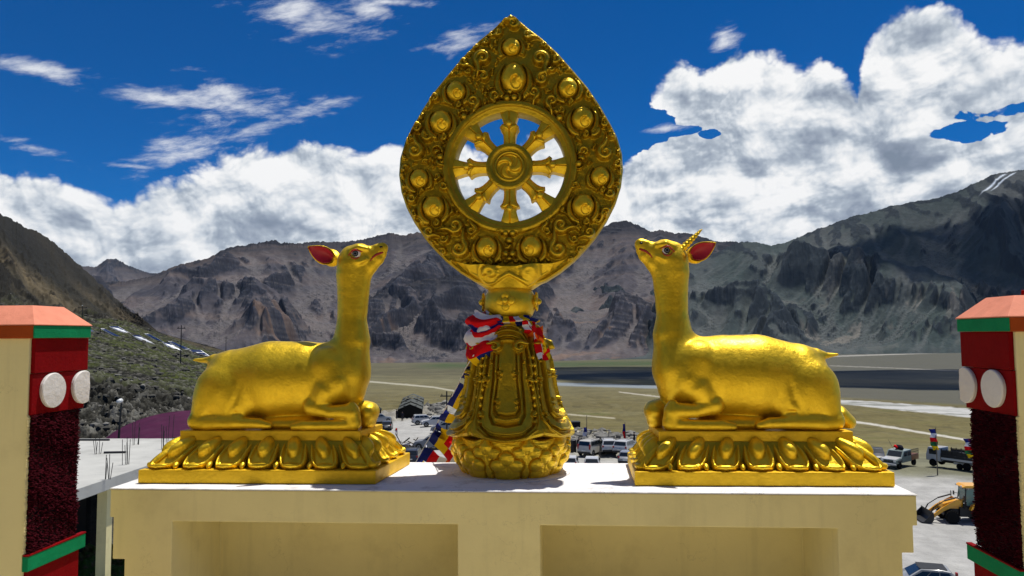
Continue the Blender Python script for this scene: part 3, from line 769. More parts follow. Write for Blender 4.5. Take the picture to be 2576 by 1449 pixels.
# ------------------------------------------------------------------ carved relief fields
class Field:
    def __init__(s, x0, x1, y0, y1, st):
        s.x0, s.y0, s.st = x0, y0, st; s.nx = int((x1-x0)/st)+1; s.ny = int((y1-y0)/st)+1
        s.H = np.zeros((s.nx, s.ny)); s.X, s.Y = np.meshgrid(x0+np.arange(s.nx)*st, y0+np.arange(s.ny)*st, indexing='ij')
    def sl(s, x, y, r):
        a = max(0, int((x-r-s.x0)/s.st)); b = min(s.nx, int((x+r-s.x0)/s.st)+2); c = max(0, int((y-r-s.y0)/s.st)); d = min(s.ny, int((y+r-s.y0)/s.st)+2)
        return (slice(a, b), slice(c, d))
    def dome(s, x, y, r, h, base=0, p=1.0, ry=None, moat=0):
        ry = ry or r; q = s.sl(x, y, max(r, ry)*1.35)
        if s.H[q].size == 0: return
        d = ((s.X[q]-x)/r)**2+((s.Y[q]-y)/ry)**2
        if moat: s.H[q] = np.where((d < 1.35), np.minimum(s.H[q], moat), s.H[q])
        s.H[q] = np.where(d < 1, np.maximum(s.H[q], base+h*np.sqrt(np.clip(1-d**p, 0, 1))), s.H[q])
    def stroke(s, pts, rads, h, base=0):
        for k in range(len(pts)-1):
            (x0, y0), (x1, y1) = pts[k], pts[k+1]; r0, r1 = rads[k], rads[k+1]
            n = max(1, int(math.hypot(x1-x0, y1-y0)/(.35*max(2, min(r0, r1)))))
            for i in range(n+1):
                t = i/n; r = r0+(r1-r0)*t; s.dome(x0+(x1-x0)*t, y0+(y1-y0)*t, r, h*min(1, r/10), base)
    def groove(s, pts, r, depth):
        for k in range(len(pts)-1):
            (x0, y0), (x1, y1) = pts[k], pts[k+1]; n = max(1, int(math.hypot(x1-x0, y1-y0)/(.4*r)))
            for i in range(n+1):
                t = i/n; x = x0+(x1-x0)*t; y = y0+(y1-y0)*t; q = s.sl(x, y, r*1.2)
                if s.H[q].size: d = ((s.X[q]-x)**2+(s.Y[q]-y)**2)/r**2; s.H[q] = np.where(d < 1, np.minimum(s.H[q], -depth*np.clip((1-d)*2.2, 0, 1)), s.H[q])
    def scroll(s, x, y, Rr, ang, hand=1, turns=1.35, tail=1.3, h=.026, base=.004, fat=1.0):
        s.dome(x, y, Rr*1.12, .0001, 0, moat=.002)
        P = []; W = []
        x0 = x+Rr*.72*math.cos(ang); y0 = y+Rr*.72*math.sin(ang)
        tx, ty = math.sin(ang)*hand, -math.cos(ang)*hand
        for k in range(8, 0, -1):
            f = k/8*tail; bend = f*f*.45
            P.append((x0+Rr*(tx*f+math.cos(ang)*bend), y0+Rr*(ty*f+math.sin(ang)*bend))); W.append(Rr*.36*fat*(1-k/8)**.6+1.5)
        n = 40
        for k in range(n+1):
            t = k/n; a = ang+hand*t*turns*2*math.pi; rr = Rr*.72*(1-t)**.75
            P.append((x+rr*math.cos(a), y+rr*math.sin(a))); W.append(Rr*(.40-.20*t)*fat)
        s.stroke(P, W, h, base); s.dome(x, y, Rr*.24, h*.9, base+.004)
    def sample(s, x, y):
        u = np.clip((x-s.x0)/s.st, 0, s.nx-1.001); v = np.clip((y-s.y0)/s.st, 0, s.ny-1.001); i = u.astype(int); j = v.astype(int); fu = u-i; fv = v-j; H = s.H
        return (H[i, j]*(1-fu)+H[i+1, j]*fu)*(1-fv)+(H[i, j+1]*(1-fu)+H[i+1, j+1]*fu)*fv
    def blur(s, n=1):
        for _ in range(n):
            H = s.H; P = np.pad(H, 1, mode='edge')
            s.H = (P[:-2, 1:-1]+P[2:, 1:-1]+P[1:-1, :-2]+P[1:-1, 2:]+2*H)/6
# ------------------------------------------------------------------ wheel statue
CW = (-.040, 5.42, 2.247); SW = .001585            # wheel centre, metres per carving unit
HALF = [(62, 0), (95, 42), (130, 80), (185, 149), (265, 229), (350, 300), (430, 364), (510, 416), (600, 466), (660, 496), (740, 519), (820, 524), (900, 513),
        (975, 488), (1050, 449), (1130, 395), (1180, 352), (1235, 298), (1290, 230), (1330, 165), (1350, 110)]
def half_w(y): return np.interp(y, [p[0] for p in HALF], [p[1] for p in HALF], left=0, right=0)
XC, YC = 613, 795
JEWELS = [(622, 222, 44, .9), (632, 372, 60, 1.15), (358, 428, 46, 1), (886, 428, 46, 1), (285, 572, 52, 1), (953, 575, 52, 1), (182, 842, 44, 1), (1030, 850, 44, 1),
          (250, 978, 52, 1), (950, 985, 52, 1), (500, 1172, 50, 1), (708, 1172, 50, 1)]
def outline_r(th):
    """distance from the wheel centre to the outline in direction th (carving units, y down)"""
    out = []
    for t in np.atleast_1d(th):
        c, s_ = math.cos(t), math.sin(t); lo, hi = 250, 760
        for _ in range(26):
            m_ = (lo+hi)/2; y = YC+m_*s_; tilt = 9*max(0, (YC-y)/730)
            inside = 62 < y < 1350 and abs(m_*c-(XC-609)-tilt+4) < half_w(y)
            lo, hi = (m_, hi) if inside else (lo, m_)
        out.append(lo)
    return np.array(out)
def build_wheel():
    root = tag(empty('wheel_statue', (CW[0], 5.49, .002)), 'tall gold wheel in a pointed carved halo on a bell-shaped lotus stand between the deer', 'wheel statue')
    off = -root.location
    def add(o): o.location = off; return o
    def P3(x, y, d=0.0): return (CW[0]+(x-609)*SW, CW[1]-d, CW[2]-(y-YC)*SW)
    G, GC = M['gold'], M['gold_carved']
    f = Field(60, 1170, 40, 1420, 2.0); rnd = random.Random(21)
    f.H += .003*(fbm(f.X/22, f.Y/22, 3)+.4)
    # hand-placed scrolls (x, y, R, angle, handedness), then a fill of small ones
    S1 = [(487, 277, 46, 2.6, 1), (757, 290, 46, .5, -1), (165, 712, 42, -.9, 1), (1055, 740, 42, -2.2, -1), (372, 1178, 48, -.6, 1), (832, 1186, 48, -2.5, -1),
          (440, 485, 36, .8, -1), (810, 492, 36, 2.3, 1), (545, 460, 32, 2.2, 1), (725, 450, 34, .9, -1), (385, 525, 28, .5, 1), (850, 535, 28, 2.6, -1),
          (490, 362, 30, -1.5, 1), (765, 385, 38, -1.6, -1), (632, 115, 34, -2.0, 1), (560, 150, 24, 2.0, -1), (700, 168, 26, 1.0, 1), (355, 1070, 42, 2.2, -1), (845, 1075, 42, .9, 1),
          (232, 1095, 30, 1.2, 1), (975, 1110, 30, 1.9, -1), (430, 1095, 32, -1.0, 1), (780, 1100, 32, -2.1, -1), (268, 712, 30, .4, -1), (958, 735, 30, 2.7, 1), (285, 765, 24, 1.5, 1), (935, 790, 24, 1.6, -1),
          (140, 650, 28, -1.2, -1), (1085, 655, 28, -1.9, 1), (150, 935, 28, .3, 1), (1072, 930, 28, 2.8, -1), (255, 460, 28, 2.8, 1), (985, 470, 28, .3, -1), (300, 880, 30, -.4, 1), (915, 890, 30, -2.7, -1),
          (1000, 640, 34, -.6, 1), (225, 640, 34, -2.5, -1), (320, 1000, 28, .9, -1), (870, 1010, 28, 2.2, 1), (120, 790, 24, 1, 1), (1110, 790, 24, 2, -1), (165, 1010, 28, .2, -1), (1055, 1020, 28, 2.9, 1),
          (300, 1130, 26, 0, 1), (905, 1140, 26, 3.1, -1), (560, 1110, 26, 1.9, 1), (655, 1110, 26, 1.2, -1)]
    occ = [(x, y, Rr) for x, y, Rr, _, _ in S1]+[(x, y, r_*1.35*e) for x, y, r_, e in JEWELS]
    for k in range(9000):
        y = rnd.uniform(80, 1240); hw = half_w(y); x = XC-rnd.uniform(0, hw); Rr = rnd.choice((32, 26, 20, 15))
        if hw-(XC-x) < Rr*.75 or math.hypot(x-609, y-YC) < 312+Rr*.8: continue
        if any((x-a)**2+(y-b)**2 < (Rr*.92+c*.98)**2 for a, b, c in occ): continue
        x2 = 2*XC-x
        occ.append((x, y, Rr)); a_ = rnd.uniform(-3.1, 3.1); hd = rnd.choice((1, -1)); S1.append((x, y, Rr, a_, hd))
        if all((x2-a)**2+(y-b)**2 > (Rr*.85+c*.9)**2 for a, b, c in occ if abs(a-x2) < 120): occ.append((x2, y, Rr)); S1.append((x2, y, Rr, math.pi-a_, -hd))
    S1.sort(key=lambda q: q[2])
    for x, y, Rr, a, hd in S1: f.scroll(x, y, Rr, a, hd, h=.030+.0004*Rr, tail=1.5 if Rr > 25 else 1.0)
    # curling leaves that frame each jewel
    for (x, y, r_, e) in JEWELS:
        f.dome(x, y, r_*1.45, .0001, 0, ry=r_*1.45*e, moat=.0015)
        for sgn in (-1, 1):
            P = []; W = []
            for k in range(25):
                t = k/24; a = math.pi/2+sgn*(-.35+t*2.75); rr = r_*(1.38+.16*math.sin(t*5)); P.append((x+rr*math.cos(a)*.95, y+rr*math.sin(a)*e)); W.append(r_*(.10+.20*math.sin(math.pi*min(1, t*1.1))**.8))
            f.stroke(P, W, .026, .004)
        f.scroll(x+r_*.2, y+r_*1.45*e, r_*.42, -1.2, 1, h=.03, base=.008, tail=.6)
    for (x, y) in ((613, 440), (600, 470), (634, 468), (396, 552), (845, 570), (590, 1108), (622, 1108), (606, 1142), (268, 720), (282, 742), (945, 765), (932, 790), (606, 1225), (590, 1205), (622, 1205)):
        f.dome(x, y, 18, .030, .012, moat=.004)
    f.blur(1)
    # the carved halo: a ring of rays from the rim to the pointed outline
    NT_, NR = 1240, 190; th = np.linspace(0, 2*np.pi, NT_, endpoint=False)-np.pi/2
    Ro = outline_r(th); Ri = 306.0
    t = np.linspace(0, 1, NR)[None, :]; rr = Ri+(Ro[:, None]-Ri)*t
    X = 609+rr*np.cos(th)[:, None]; Y = YC+rr*np.sin(th)[:, None]
    Hh = f.sample(X, Y)*1.4; edge = (Ro[:, None]-rr); Hh = Hh*smooth01(edge, -1, 12)+.012*np.exp(-((edge-6)/6)**2)
    V = np.stack([CW[0]+(X-609)*SW, CW[1]-Hh, CW[2]-(Y-YC)*SW], -1)
    # rounded side and back
    ex = []
    for (dr, yy) in ((3, .006), (5, .02), (5, .13), (0, .150), (-25, .160)):
        r2 = Ro+dr; ex.append(np.stack([CW[0]+r2*np.cos(th)*SW, np.full(NT_, CW[1]+yy), CW[2]-r2*np.sin(th)*SW], -1))
    ex.append(np.stack([CW[0]+Ri*np.cos(th)*SW, np.full(NT_, CW[1]+.160), CW[2]-Ri*np.sin(th)*SW], -1))
    V = np.concatenate([V, np.stack(ex, 1)], 1); nv = V.shape[1]
    add(mesh_np('halo', V.reshape(-1, 3), grid_faces(NT_, nv, wrap_u=True)[:, ::-1], GC, root))
    # jewels: bulbs with a curled hollow
    nu, nv = 56, 22
    for n_, (x, y, r_, e) in enumerate(JEWELS):
        flip = -1 if x > XC+20 and y > 1000 else 1
        vs = []
        for a in range(nu):
            an = 2*math.pi*a/nu
            for b in range(nv):
                q = (b/(nv-1))**.85; px, py = q*math.cos(an), q*math.sin(an)
                top = 1.0-.22*max(0, -py)**1.5
                h = math.sqrt(max(0, 1-q**2.4))
                # neck rings near the top
                if py < -.55: h += .05*math.sin((py+.55)*24)
                # swirl: a comma of paint raised over a hollow
                cx_, cy_ = .18*flip, .42; d1 = math.hypot(px-cx_, py-cy_); d2 = math.hypot(px-cx_-.26*flip, py-cy_+.22)
                h -= .30*smooth01(np.array(.46-d1), 0, .14).item()*(1 if d2 > .24 else .3)
                h += .16*smooth01(np.array(.20-d2), 0, .12).item()
                vs.append(P3(x+px*r_*top, y+py*r_*e*1.05, .012+.070*h*(r_/50)))
        o = add(mesh_np('jewel', np.array(vs), grid_faces(nu, nv, wrap_u=True)[:, ::-1], G, root))
    # rim, hub, spokes
    def lathe(nm, prof, mat, parent=root, n=96, sm=.7):
        m = MB(); n_ = n; vs = []; fs = []
        for (r_, d) in prof:
            for q in range(n_):
                a = 2*math.pi*q/n_; vs.append((CW[0]+r_*SW*math.cos(a), CW[1]-d, CW[2]+r_*SW*math.sin(a)))
        K = len(prof)
        closed = prof[0][0] > 20 and prof[-1][0] > 20 and nm == 'wheel_rim'
        for k in range(K if closed else K-1):
            for q in range(n_): k2 = (k+1) % K; fs.append((k*n_+q, k*n_+(q+1) % n_, k2*n_+(q+1) % n_, k2*n_+q))
        m.add(vs, fs); o = m.build(nm, mat, parent, smooth=True, auto=sm)
        if parent is root: o.location = off
        return o
    lathe('wheel_rim', [(318, -.14), (318, .018), (314, .034), (306, .044), (296, .046), (288, .040), (284, .026), (281, .022), (272, .020), (263, .012), (259, -.01), (259, -.13), (266, -.145)], GC)
    hub = lathe('hub', [(60, -.12), (104, -.10), (110, -.05), (111, .02), (108, .036), (100, .043), (92, .043), (84, .038), (80, .028), (74, .026), (70, .032), (66, .034), (62, .030), (60, .010), (55, .006)], GC)
    nu, nv = 90, 30; vs = []
    for a in range(nu):
        an = 2*math.pi*a/nu
        for b in range(nv):
            q = b/(nv-1); sw = math.sin(3*an+5.5*(1-q)); h = .008+.018*math.sqrt(max(0, 1-(q*.9)**2))+.012*math.tanh(2.5*sw)*min(1, q*3)*(1 if q < .92 else 0)
            vs.append((CW[0]+q*60*SW*math.cos(an), CW[1]-h, CW[2]+q*60*SW*math.sin(an)))
    mesh_np('swirl', np.array(vs), grid_faces(nu, nv, wrap_u=True), G, hub)
    prof = [(100, 29, .018), (125, 27, .020), (150, 29, .022), (170, 35, .026), (184, 45, .034), (190, 44, .036), (193, 30, .026), (200, 27, .024), (215, 30, .020), (235, 36, .016), (262, 44, .010), (268, 45, .004)]
    for k in range(8):
        a = math.pi/4*k+math.pi/2+.0; rot = Matrix.Rotation(-(a), 4, 'Y')
        m = MB(); ring = []
        for (s_, w, d) in prof:
            ring.append([(s_, -w, .10), (s_, -w, -d*.2), (s_, -w*.55, -d*1.0-.004), (s_, -w*.12, -d*1.15-.012), (s_, 0, -d-.006), (s_, w*.12, -d*1.15-.012), (s_, w*.55, -d*1.0-.004), (s_, w, -d*.2), (s_, w, .10)])
        vs = []; nn = 9
        for rg in ring:
            for (s_, w, dy) in rg:
                x_, z_ = s_*SW, w*SW
                vs.append((CW[0]+x_*math.cos(a)-z_*math.sin(a), CW[1]+dy, CW[2]+x_*math.sin(a)+z_*math.cos(a)))
        fs = [(q*nn+r_, q*nn+(r_+1) % nn, (q+1)*nn+(r_+1) % nn, (q+1)*nn+r_) for q in range(len(ring)-1) for r_ in range(nn)]
        fs += [tuple(range(nn)), tuple((len(ring)-1)*nn+r_ for r_ in range(nn))]
        m.add(vs, fs); sp = m.build('spoke', G, root, smooth=True, auto=.5); sp.location = off
        m = MB()       # collar: ball cupped by two leaves
        def pt(s_, w, dy): return (CW[0]+s_*SW*math.cos(a)-w*SW*math.sin(a), CW[1]+dy, CW[2]+s_*SW*math.sin(a)+w*SW*math.cos(a))
        m.tube([pt(188, 0, -.036), pt(196, 0, -.044), pt(208, 0, -.040), pt(214, 0, -.030)], [.012, .026, .026, .006], 12)
        for sg in (-1, 1): m.tube([pt(186, sg*42, -.01), pt(192, sg*30, -.034), pt(182, sg*12, -.046), pt(168, sg*3, -.042)], [.008, .014, .014, .004], 8)
        m.build('spoke_collar', G, sp, smooth=True)
    # lotus cup beneath the halo
    f2 = Field(250, 970, 1180, 1400, 2.0)
    for sg in (-1, 1):
        X_ = lambda x: 606+sg*(x-606)
        f2.scroll(X_(520), 1296, 36, -.3 if sg < 0 else -2.84, -sg*-1, turns=1.0, h=.028, base=.012, tail=.5, fat=1.1)
        f2.stroke([(X_(640), 1318), (X_(690), 1345), (X_(740), 1310), (X_(738), 1262), (X_(700), 1240), (X_(660), 1262), (X_(672), 1292)], [8, 12, 12, 12, 12, 10, 7], .014, .01)
        f2.stroke([(X_(738), 1318), (X_(790), 1290), (X_(820), 1230)], [4, 5, 3], .010, .006)
        f2.stroke([(X_(700), 1360), (X_(780), 1330), (X_(850), 1270)], [3, 5, 3], .008, .004)
        f2.dome(X_(700), 1290, 46, .030, .008)
    f2.stroke([(560, 1326), (606, 1300), (652, 1326)], [6, 9, 6], .016, .012)
    nu, nv = 200, 46; vs = []
    cupw = [(1222, 312), (1260, 262), (1300, 212), (1335, 160), (1360, 122), (1372, 104)]
    for a in range(nu):
        an = 2*math.pi*a/nu; ca, sa = math.cos(an), math.sin(an)
        ytop = 1228+38*abs(sa)**1.2-14*abs(math.sin(an*4))**2*(abs(ca))
        for b in range(nv):
            v = b/(nv-1); y = 1372+(ytop-1372)*v; w = np.interp(y, [p[0] for p in cupw], [p[1] for p in cupw])
            dpt = np.interp(y, [1222, 1372], [.175, .150])
            x = 606+w*ca; yy = 5.495-dpt*(-sa if False else sa)
            n_ = .0
            if sa > 0: n_ = f2.sample(np.array(x), np.array(y)).item()
            vs.append((CW[0]+(x-609)*SW+ca*n_*.4, 5.50-sa*(dpt+n_), CW[2]-(y-YC)*SW))
    vs = np.array(vs).reshape(nu, nv, 3); inn = vs[:, ::-1].copy(); c_ = np.array([CW[0], 5.50, 0]); inn[:, :, 0] = c_[0]+(inn[:, :, 0]-c_[0])*.93; inn[:, :, 1] = c_[1]+(inn[:, :, 1]-c_[1])*.8
    vs = np.concatenate([vs, inn], 1)
    add(mesh_np('lotus_cup', vs.reshape(-1, 3), grid_faces(nu, nv*2, wrap_u=True), G, root))
    # vase-shaped neck with four flower bosses
    cx, cy = -.050, 5.49
    prof = [(.02, 1.375), (.12, 1.372), (.128, 1.352), (.160, 1.335), (.184, 1.295), (.194, 1.24), (.188, 1.19), (.168, 1.145), (.14, 1.115), (.02, 1.11)]
    m = MB(); m.lathe([(p[0], p[1]) for p in prof], 48, 'Z', (cx, cy, 0)); neck = add(m.build('neck_vase', G, root, smooth=True))
    for k in range(4):
        a = math.pi/2*k-math.pi/2-.10; ux, uy = math.cos(a), math.sin(a); m = MB(); o3 = Vector((cx+ux*.190, cy+uy*.190, 1.245)); tz = Vector((0, 0, 1)); tx = Vector((-uy, ux, 0)); nn = Vector((ux, uy, 0))
        m.tube([o3-nn*.01, o3+nn*.012, o3+nn*.018], [.052, .050, .030], 24)
        for q in range(4):
            aa = q*math.pi/2+math.pi/4*0; c = o3+(tx*math.cos(aa)+tz*math.sin(aa))*.042+nn*.010
            m.tube([c-nn*.006, c+nn*.008, c+nn*.012], [.030, .027, .014], 14)
        m.tube([o3, o3+nn*.030, o3+nn*.042, o3+nn*.048], [.024, .024, .016, .004], 16)
        m.build('boss', G, neck, smooth=True)
    # bell-shaped stand
    f3 = Field(-260, 260, 320, 1110, 2.0)
    for sg in (-1, 1):
        f3.groove([(sg*95, 430), (sg*128, 480), (sg*152, 560), (sg*168, 700), (sg*198, 850), (sg*220, 950)], 9, .020)
        f3.groove([(sg*118, 520), (sg*126, 640), (sg*150, 790), (sg*176, 925), (sg*170, 990), (sg*105, 1024), (0, 1030)], 9, .018)
        f3.groove([(sg*80, 500), (sg*84, 700), (sg*100, 840), (sg*106, 925), (sg*84, 962), (0, 972)], 10, .022)
        f3.groove([(sg*54, 540), (sg*57, 700), (sg*72, 845), (sg*74, 895), (sg*58, 918), (0, 926)], 5, .012)
    for sg in (-1, 1):
        f3.stroke([(sg*60, 395), (sg*110, 470), (sg*135, 560), (sg*150, 700), (sg*180, 850), (sg*200, 960), (sg*190, 1010), (sg*120, 1040), (0, 1050)], [7]*9, .022, .0)
        f3.stroke([(sg*100, 500), (sg*112, 640), (sg*140, 800), (sg*160, 930), (sg*150, 985), (sg*90, 1008), (0, 1012)], [5]*7, .012, .0)
        f3.stroke([(sg*62, 520), (sg*66, 700), (sg*84, 850), (sg*88, 910), (sg*70, 935), (0, 945)], [8]*6, .022, .0)
        f3.stroke([(sg*45, 540), (sg*48, 700), (sg*62, 840), (sg*64, 885), (sg*50, 902), (0, 908)], [5]*6, .014, .0)
        for (x, y, r_) in ((42, 660, 17), (46, 692, 11), (58, 835, 15), (60, 868, 11), (132, 700, 18), (138, 738, 12), (162, 915, 18), (168, 955, 12), (100, 590, 10), (205, 880, 10)):
            f3.scroll(sg*x, y, r_, 1.2, sg, h=.024, base=.008, tail=.3, turns=.9)
        f3.scroll(sg*64, 500, 40, -1.0 if sg > 0 else -2.14, -sg, h=.036, base=.010, tail=1.0, turns=1.1)
    for y in (372, 400, 432, 462): f3.stroke([(x, y+(x/75)**2*26) for x in range(-80, 81, 10)], [9-abs(x)/20 for x in range(-80, 81, 10)], .022, .004)
    f3.blur(1)
    zp = [(.262, .37), (.268, .425), (.275, .448), (.295, .456), (.325, .450), (.36, .432), (.40, .405), (.457, .372), (.53, .345), (.62, .322), (.72, .307), (.805, .293), (.90, .262), (1.0, .226), (1.05, .200), (1.09, .172), (1.13, .13)]
    NA, NZ = 760, 330; an = np.linspace(0, 2*np.pi, NA, endpoint=False)[:, None]; u = np.linspace(0, 1, NZ)[None, :]
    z = .262+(1.13-.262)*u**1.15+0*an; r_ = np.interp(z, [p[0] for p in zp], [p[1] for p in zp])
    sec = 2*np.pi/5; loc = (an+np.pi/2+sec/2) % sec-sec/2                # local angle inside a tongue, 0 at its middle
    pxy = np.interp(z, [.0, .294, .457, .805, 1.072, 1.126], [1300, 1040, 915, 600, 370, 325])
    arc = loc*r_/.00117
    hh = f3.sample(np.broadcast_to(arc, z.shape), pxy)*1.55
    low = 1-smooth01(z, .30, .62)
    lobe = np.cos(loc/(sec/2)*np.pi)*.5+.5                               # 1 at tongue centre, 0 between
    small = np.exp(-((np.abs(loc)-sec/2)/.13)**2)
    r2 = r_*(1-.13*low*(1-lobe**.35))+.035*low*small+hh
    lift = .035*(1-lobe**.5)*(1-smooth01(z, .28, .45))
    V = np.stack([cx+r2*np.cos(an), cy+r2*np.sin(an), z+lift+0*an], -1)
    cap0 = np.stack([cx+.30*np.cos(an[:, 0]), cy+.30*np.sin(an[:, 0]), np.full(NA, .262)], -1)[:, None, :]
    V = np.concatenate([cap0, V], 1)
    add(mesh_np('bell_stand', V.reshape(-1, 3), grid_faces(NA, NZ+1, wrap_u=True), GC, root))
    # beads and curls standing proud on the flanks of the bell
    for k in range(5):
        for sg in (-1, 1):
            m = MB()
            for q in range(9):
                zz = .40+q*.055; aa = -math.pi/2+sec*k+sg*(sec*.5-.05); rr_ = np.interp(zz, [p[0] for p in zp], [p[1] for p in zp])*(1-.10*(1-smooth01(np.array(zz), .3, .62)))+.004
                c = Vector((cx+rr_*math.cos(aa), cy+rr_*math.sin(aa), zz)); m.tube([c-Vector((0, 0, .018)), c, c+Vector((0, 0, .018))], [.004, .016+.004*(q % 2), .004], 8)
            add(m.build('bead_trim', G, root, smooth=True))
    # lotus bowl
    NA, NZ = 900, 150; an = np.linspace(0, 2*np.pi, NA, endpoint=False)[:, None]; z = np.linspace(0, 1, NZ)[None, :]*.275+0*an
    r_ = np.interp(z, [0, .03, .10, .18, .24, .275], [.330, .352, .385, .410, .420, .415])
    n_ = 9; per = 2*np.pi/n_
    H = np.zeros_like(z)
    def dome(phase, zc, ra, rz, h, base):
        nonlocal H
        l = ((an+np.pi/2-phase*per+per/2) % per-per/2)/per
        d = (l/ra)**2+((z-zc)/rz)**2
        H = np.where(d < 1, np.maximum(H, base+h*np.sqrt(np.clip(1-d, 0, 1))), H)
    def moat(phase, zc, ra, rz, v):
        nonlocal H
        l = ((an+np.pi/2-phase*per+per/2) % per-per/2)/per
        d = (l/ra)**2+((z-zc)/rz)**2
        H = np.where(d < 1, np.minimum(H, v), H)
    up = ((-.21, .188, .17, .044), (.21, .188, .17, .044), (0, .226, .17, .050)); lo = ((-.23, .104, .19, .048), (.23, .104, .19, .048), (0, .150, .19, .054))
    def petal(ph, heads, body, base, h):
        moat(ph, body[0], body[1]*1.18, body[2]*1.08, -.010)
        for dx, zc, ra, rz in heads: moat(ph+dx, zc, ra*1.22, rz*1.2, -.010)
        dome(ph, body[0], body[1], body[2], h, base)
        for dx, zc, ra, rz in heads: dome(ph+dx, zc, ra, rz, h*1.25, base+.008)
    petal(.5, up, (.11, .26, .15), .000, .024); petal(0, lo, (.03, .36, .12), .006, .028)
    for ph, zc in ((.5, .17), (0, .09)):                     # a carved midrib groove on every petal
        l = ((an+np.pi/2-ph*per+per/2) % per-per/2)/per; H = H-.007*np.exp(-(l/.02)**2-((z-zc)/.05)**2)
    H = H+.003*fbm(an*9+z*0, z*60, 3)
    V = np.stack([cx+(r_+H-.01)*np.cos(an), cy+(r_+H-.01)*np.sin(an), z+.012*np.sin(an*n_)*(z > .268)], -1)
    cb = np.stack([cx+.2*np.cos(an[:, 0]), cy+.2*np.sin(an[:, 0]), np.full(NA, .0)], -1)[:, None, :]
    ct = np.stack([cx+.2*np.cos(an[:, 0]), cy+.2*np.sin(an[:, 0]), np.full(NA, .268)], -1)[:, None, :]
    V = np.concatenate([cb, V, ct], 1)
    add(mesh_np('lotus_bowl', V.reshape(-1, 3), grid_faces(NA, NZ+2, wrap_u=True), G, root))
    # cement skirt round the foot
    m = MB(); m.lathe([(.44, -.001), (.42, .005), (.34, .009), (.1, .010)], 40, 'Z', (cx, cy, 0)); add(m.build('cement_collar', M['white_top'], root, smooth=True))
build_wheel()

# ------------------------------------------------------------------ terrain
def land_mat(name, bump=.3, bscale=.5, attr='col', rough=.95, nscale=.8, var=.35):
    m, g, b = newmat(name); p = obj_co(g)
    a = g.add('ShaderNodeAttribute', attribute_name=attr).outputs['Color']
    n = g.noise(p, nscale, 8, .7)
    c = g.mix(1.0, a, g.ramp(n, [(.28, 1-var), (.72, 1+var*.9)]), 'MULTIPLY')
    g.put(b.inputs['Base Color'], c); g.put(b.inputs['Roughness'], rough); g.put(b.inputs['Specular IOR Level'], .15)
    g.put(b.inputs['Normal'], g.bump(g.noise(p, bscale, 8, .65), bump))
    return m
def ramp_np(t, stops):
    xs = [s[0] for s in stops]; return np.stack([np.interp(t, xs, [s[1][k] for s in stops]) for k in range(3)], -1)
def mixc(c, col, f): f = np.clip(f, 0, 1)[..., None]; return c*(1-f)+np.array(col)*f
def rays_np(px, py): 
    d = FW[None, :]+RT[None, :]*((px.ravel()-1288)/PXF)[:, None]-UP[None, :]*((py.ravel()-724.5)/PXF)[:, None]; return d
def at_r_np(px, py, r):
    d = rays_np(px, py); h = np.hypot(d[:, 0], d[:, 1]); return (CAM[None, :]+d*(r.ravel()/h)[:, None]).reshape(px.shape+(3,))
def proj_np(P):
    D = P-CAM; z = D@FW; z = np.where(np.abs(z) < 1e-3, 1e-3, z); return 1288+PXF*(D@RT)/z, 724.5-PXF*(D@UP)/z
GZ = -13.6                                    # level of the parking ground
def ground_z(r, px=None):
    return np.interp(r, [0, 92, 130, 200, 330, 520, 800, 1100, 1800, 2600, 4200, 9000], [GZ, GZ, -16.5, -24, -42, -61, -80, -96, -119, -123, -124, -124])
GR = {}
def ground_at(x, y):
    r = math.hypot(x-CAM[0], y); a = math.atan2(x-CAM[0], y); n, m = GR['n']
    u = (a-R(-75))/(R(70)-R(-75))*(n-1); v = (math.log(max(r, 14.01))-math.log(14))/(math.log(9000)-math.log(14))*(m-1)
    i = int(min(max(u, 0), n-2)); j = int(min(max(v, 0), m-2)); fu, fv = u-i, v-j; Z = GR['Z']
    return float((Z[i, j]*(1-fu)+Z[i+1, j]*fu)*(1-fv)+(Z[i, j+1]*(1-fu)+Z[i+1, j+1]*fu)*fv)
def on_ground(px, py, r0=200.):
    """where the sight line through a photo point meets the land"""
    d = ray(px, py); h = math.hypot(d[0], d[1]); r = 20.0; step = 1.01
    while r < 8000:
        p = CAM+d*(r/h)
        if p[2] < ground_at(p[0], p[1]): break
        r *= step
    lo, hi = r/step, r
    for _ in range(12):
        m_ = (lo+hi)/2; p = CAM+d*(m_/h)
        if p[2] < ground_at(p[0], p[1]): hi = m_
        else: lo = m_
    p = CAM+d*(hi/h); return np.array([p[0], p[1], ground_at(p[0], p[1])])
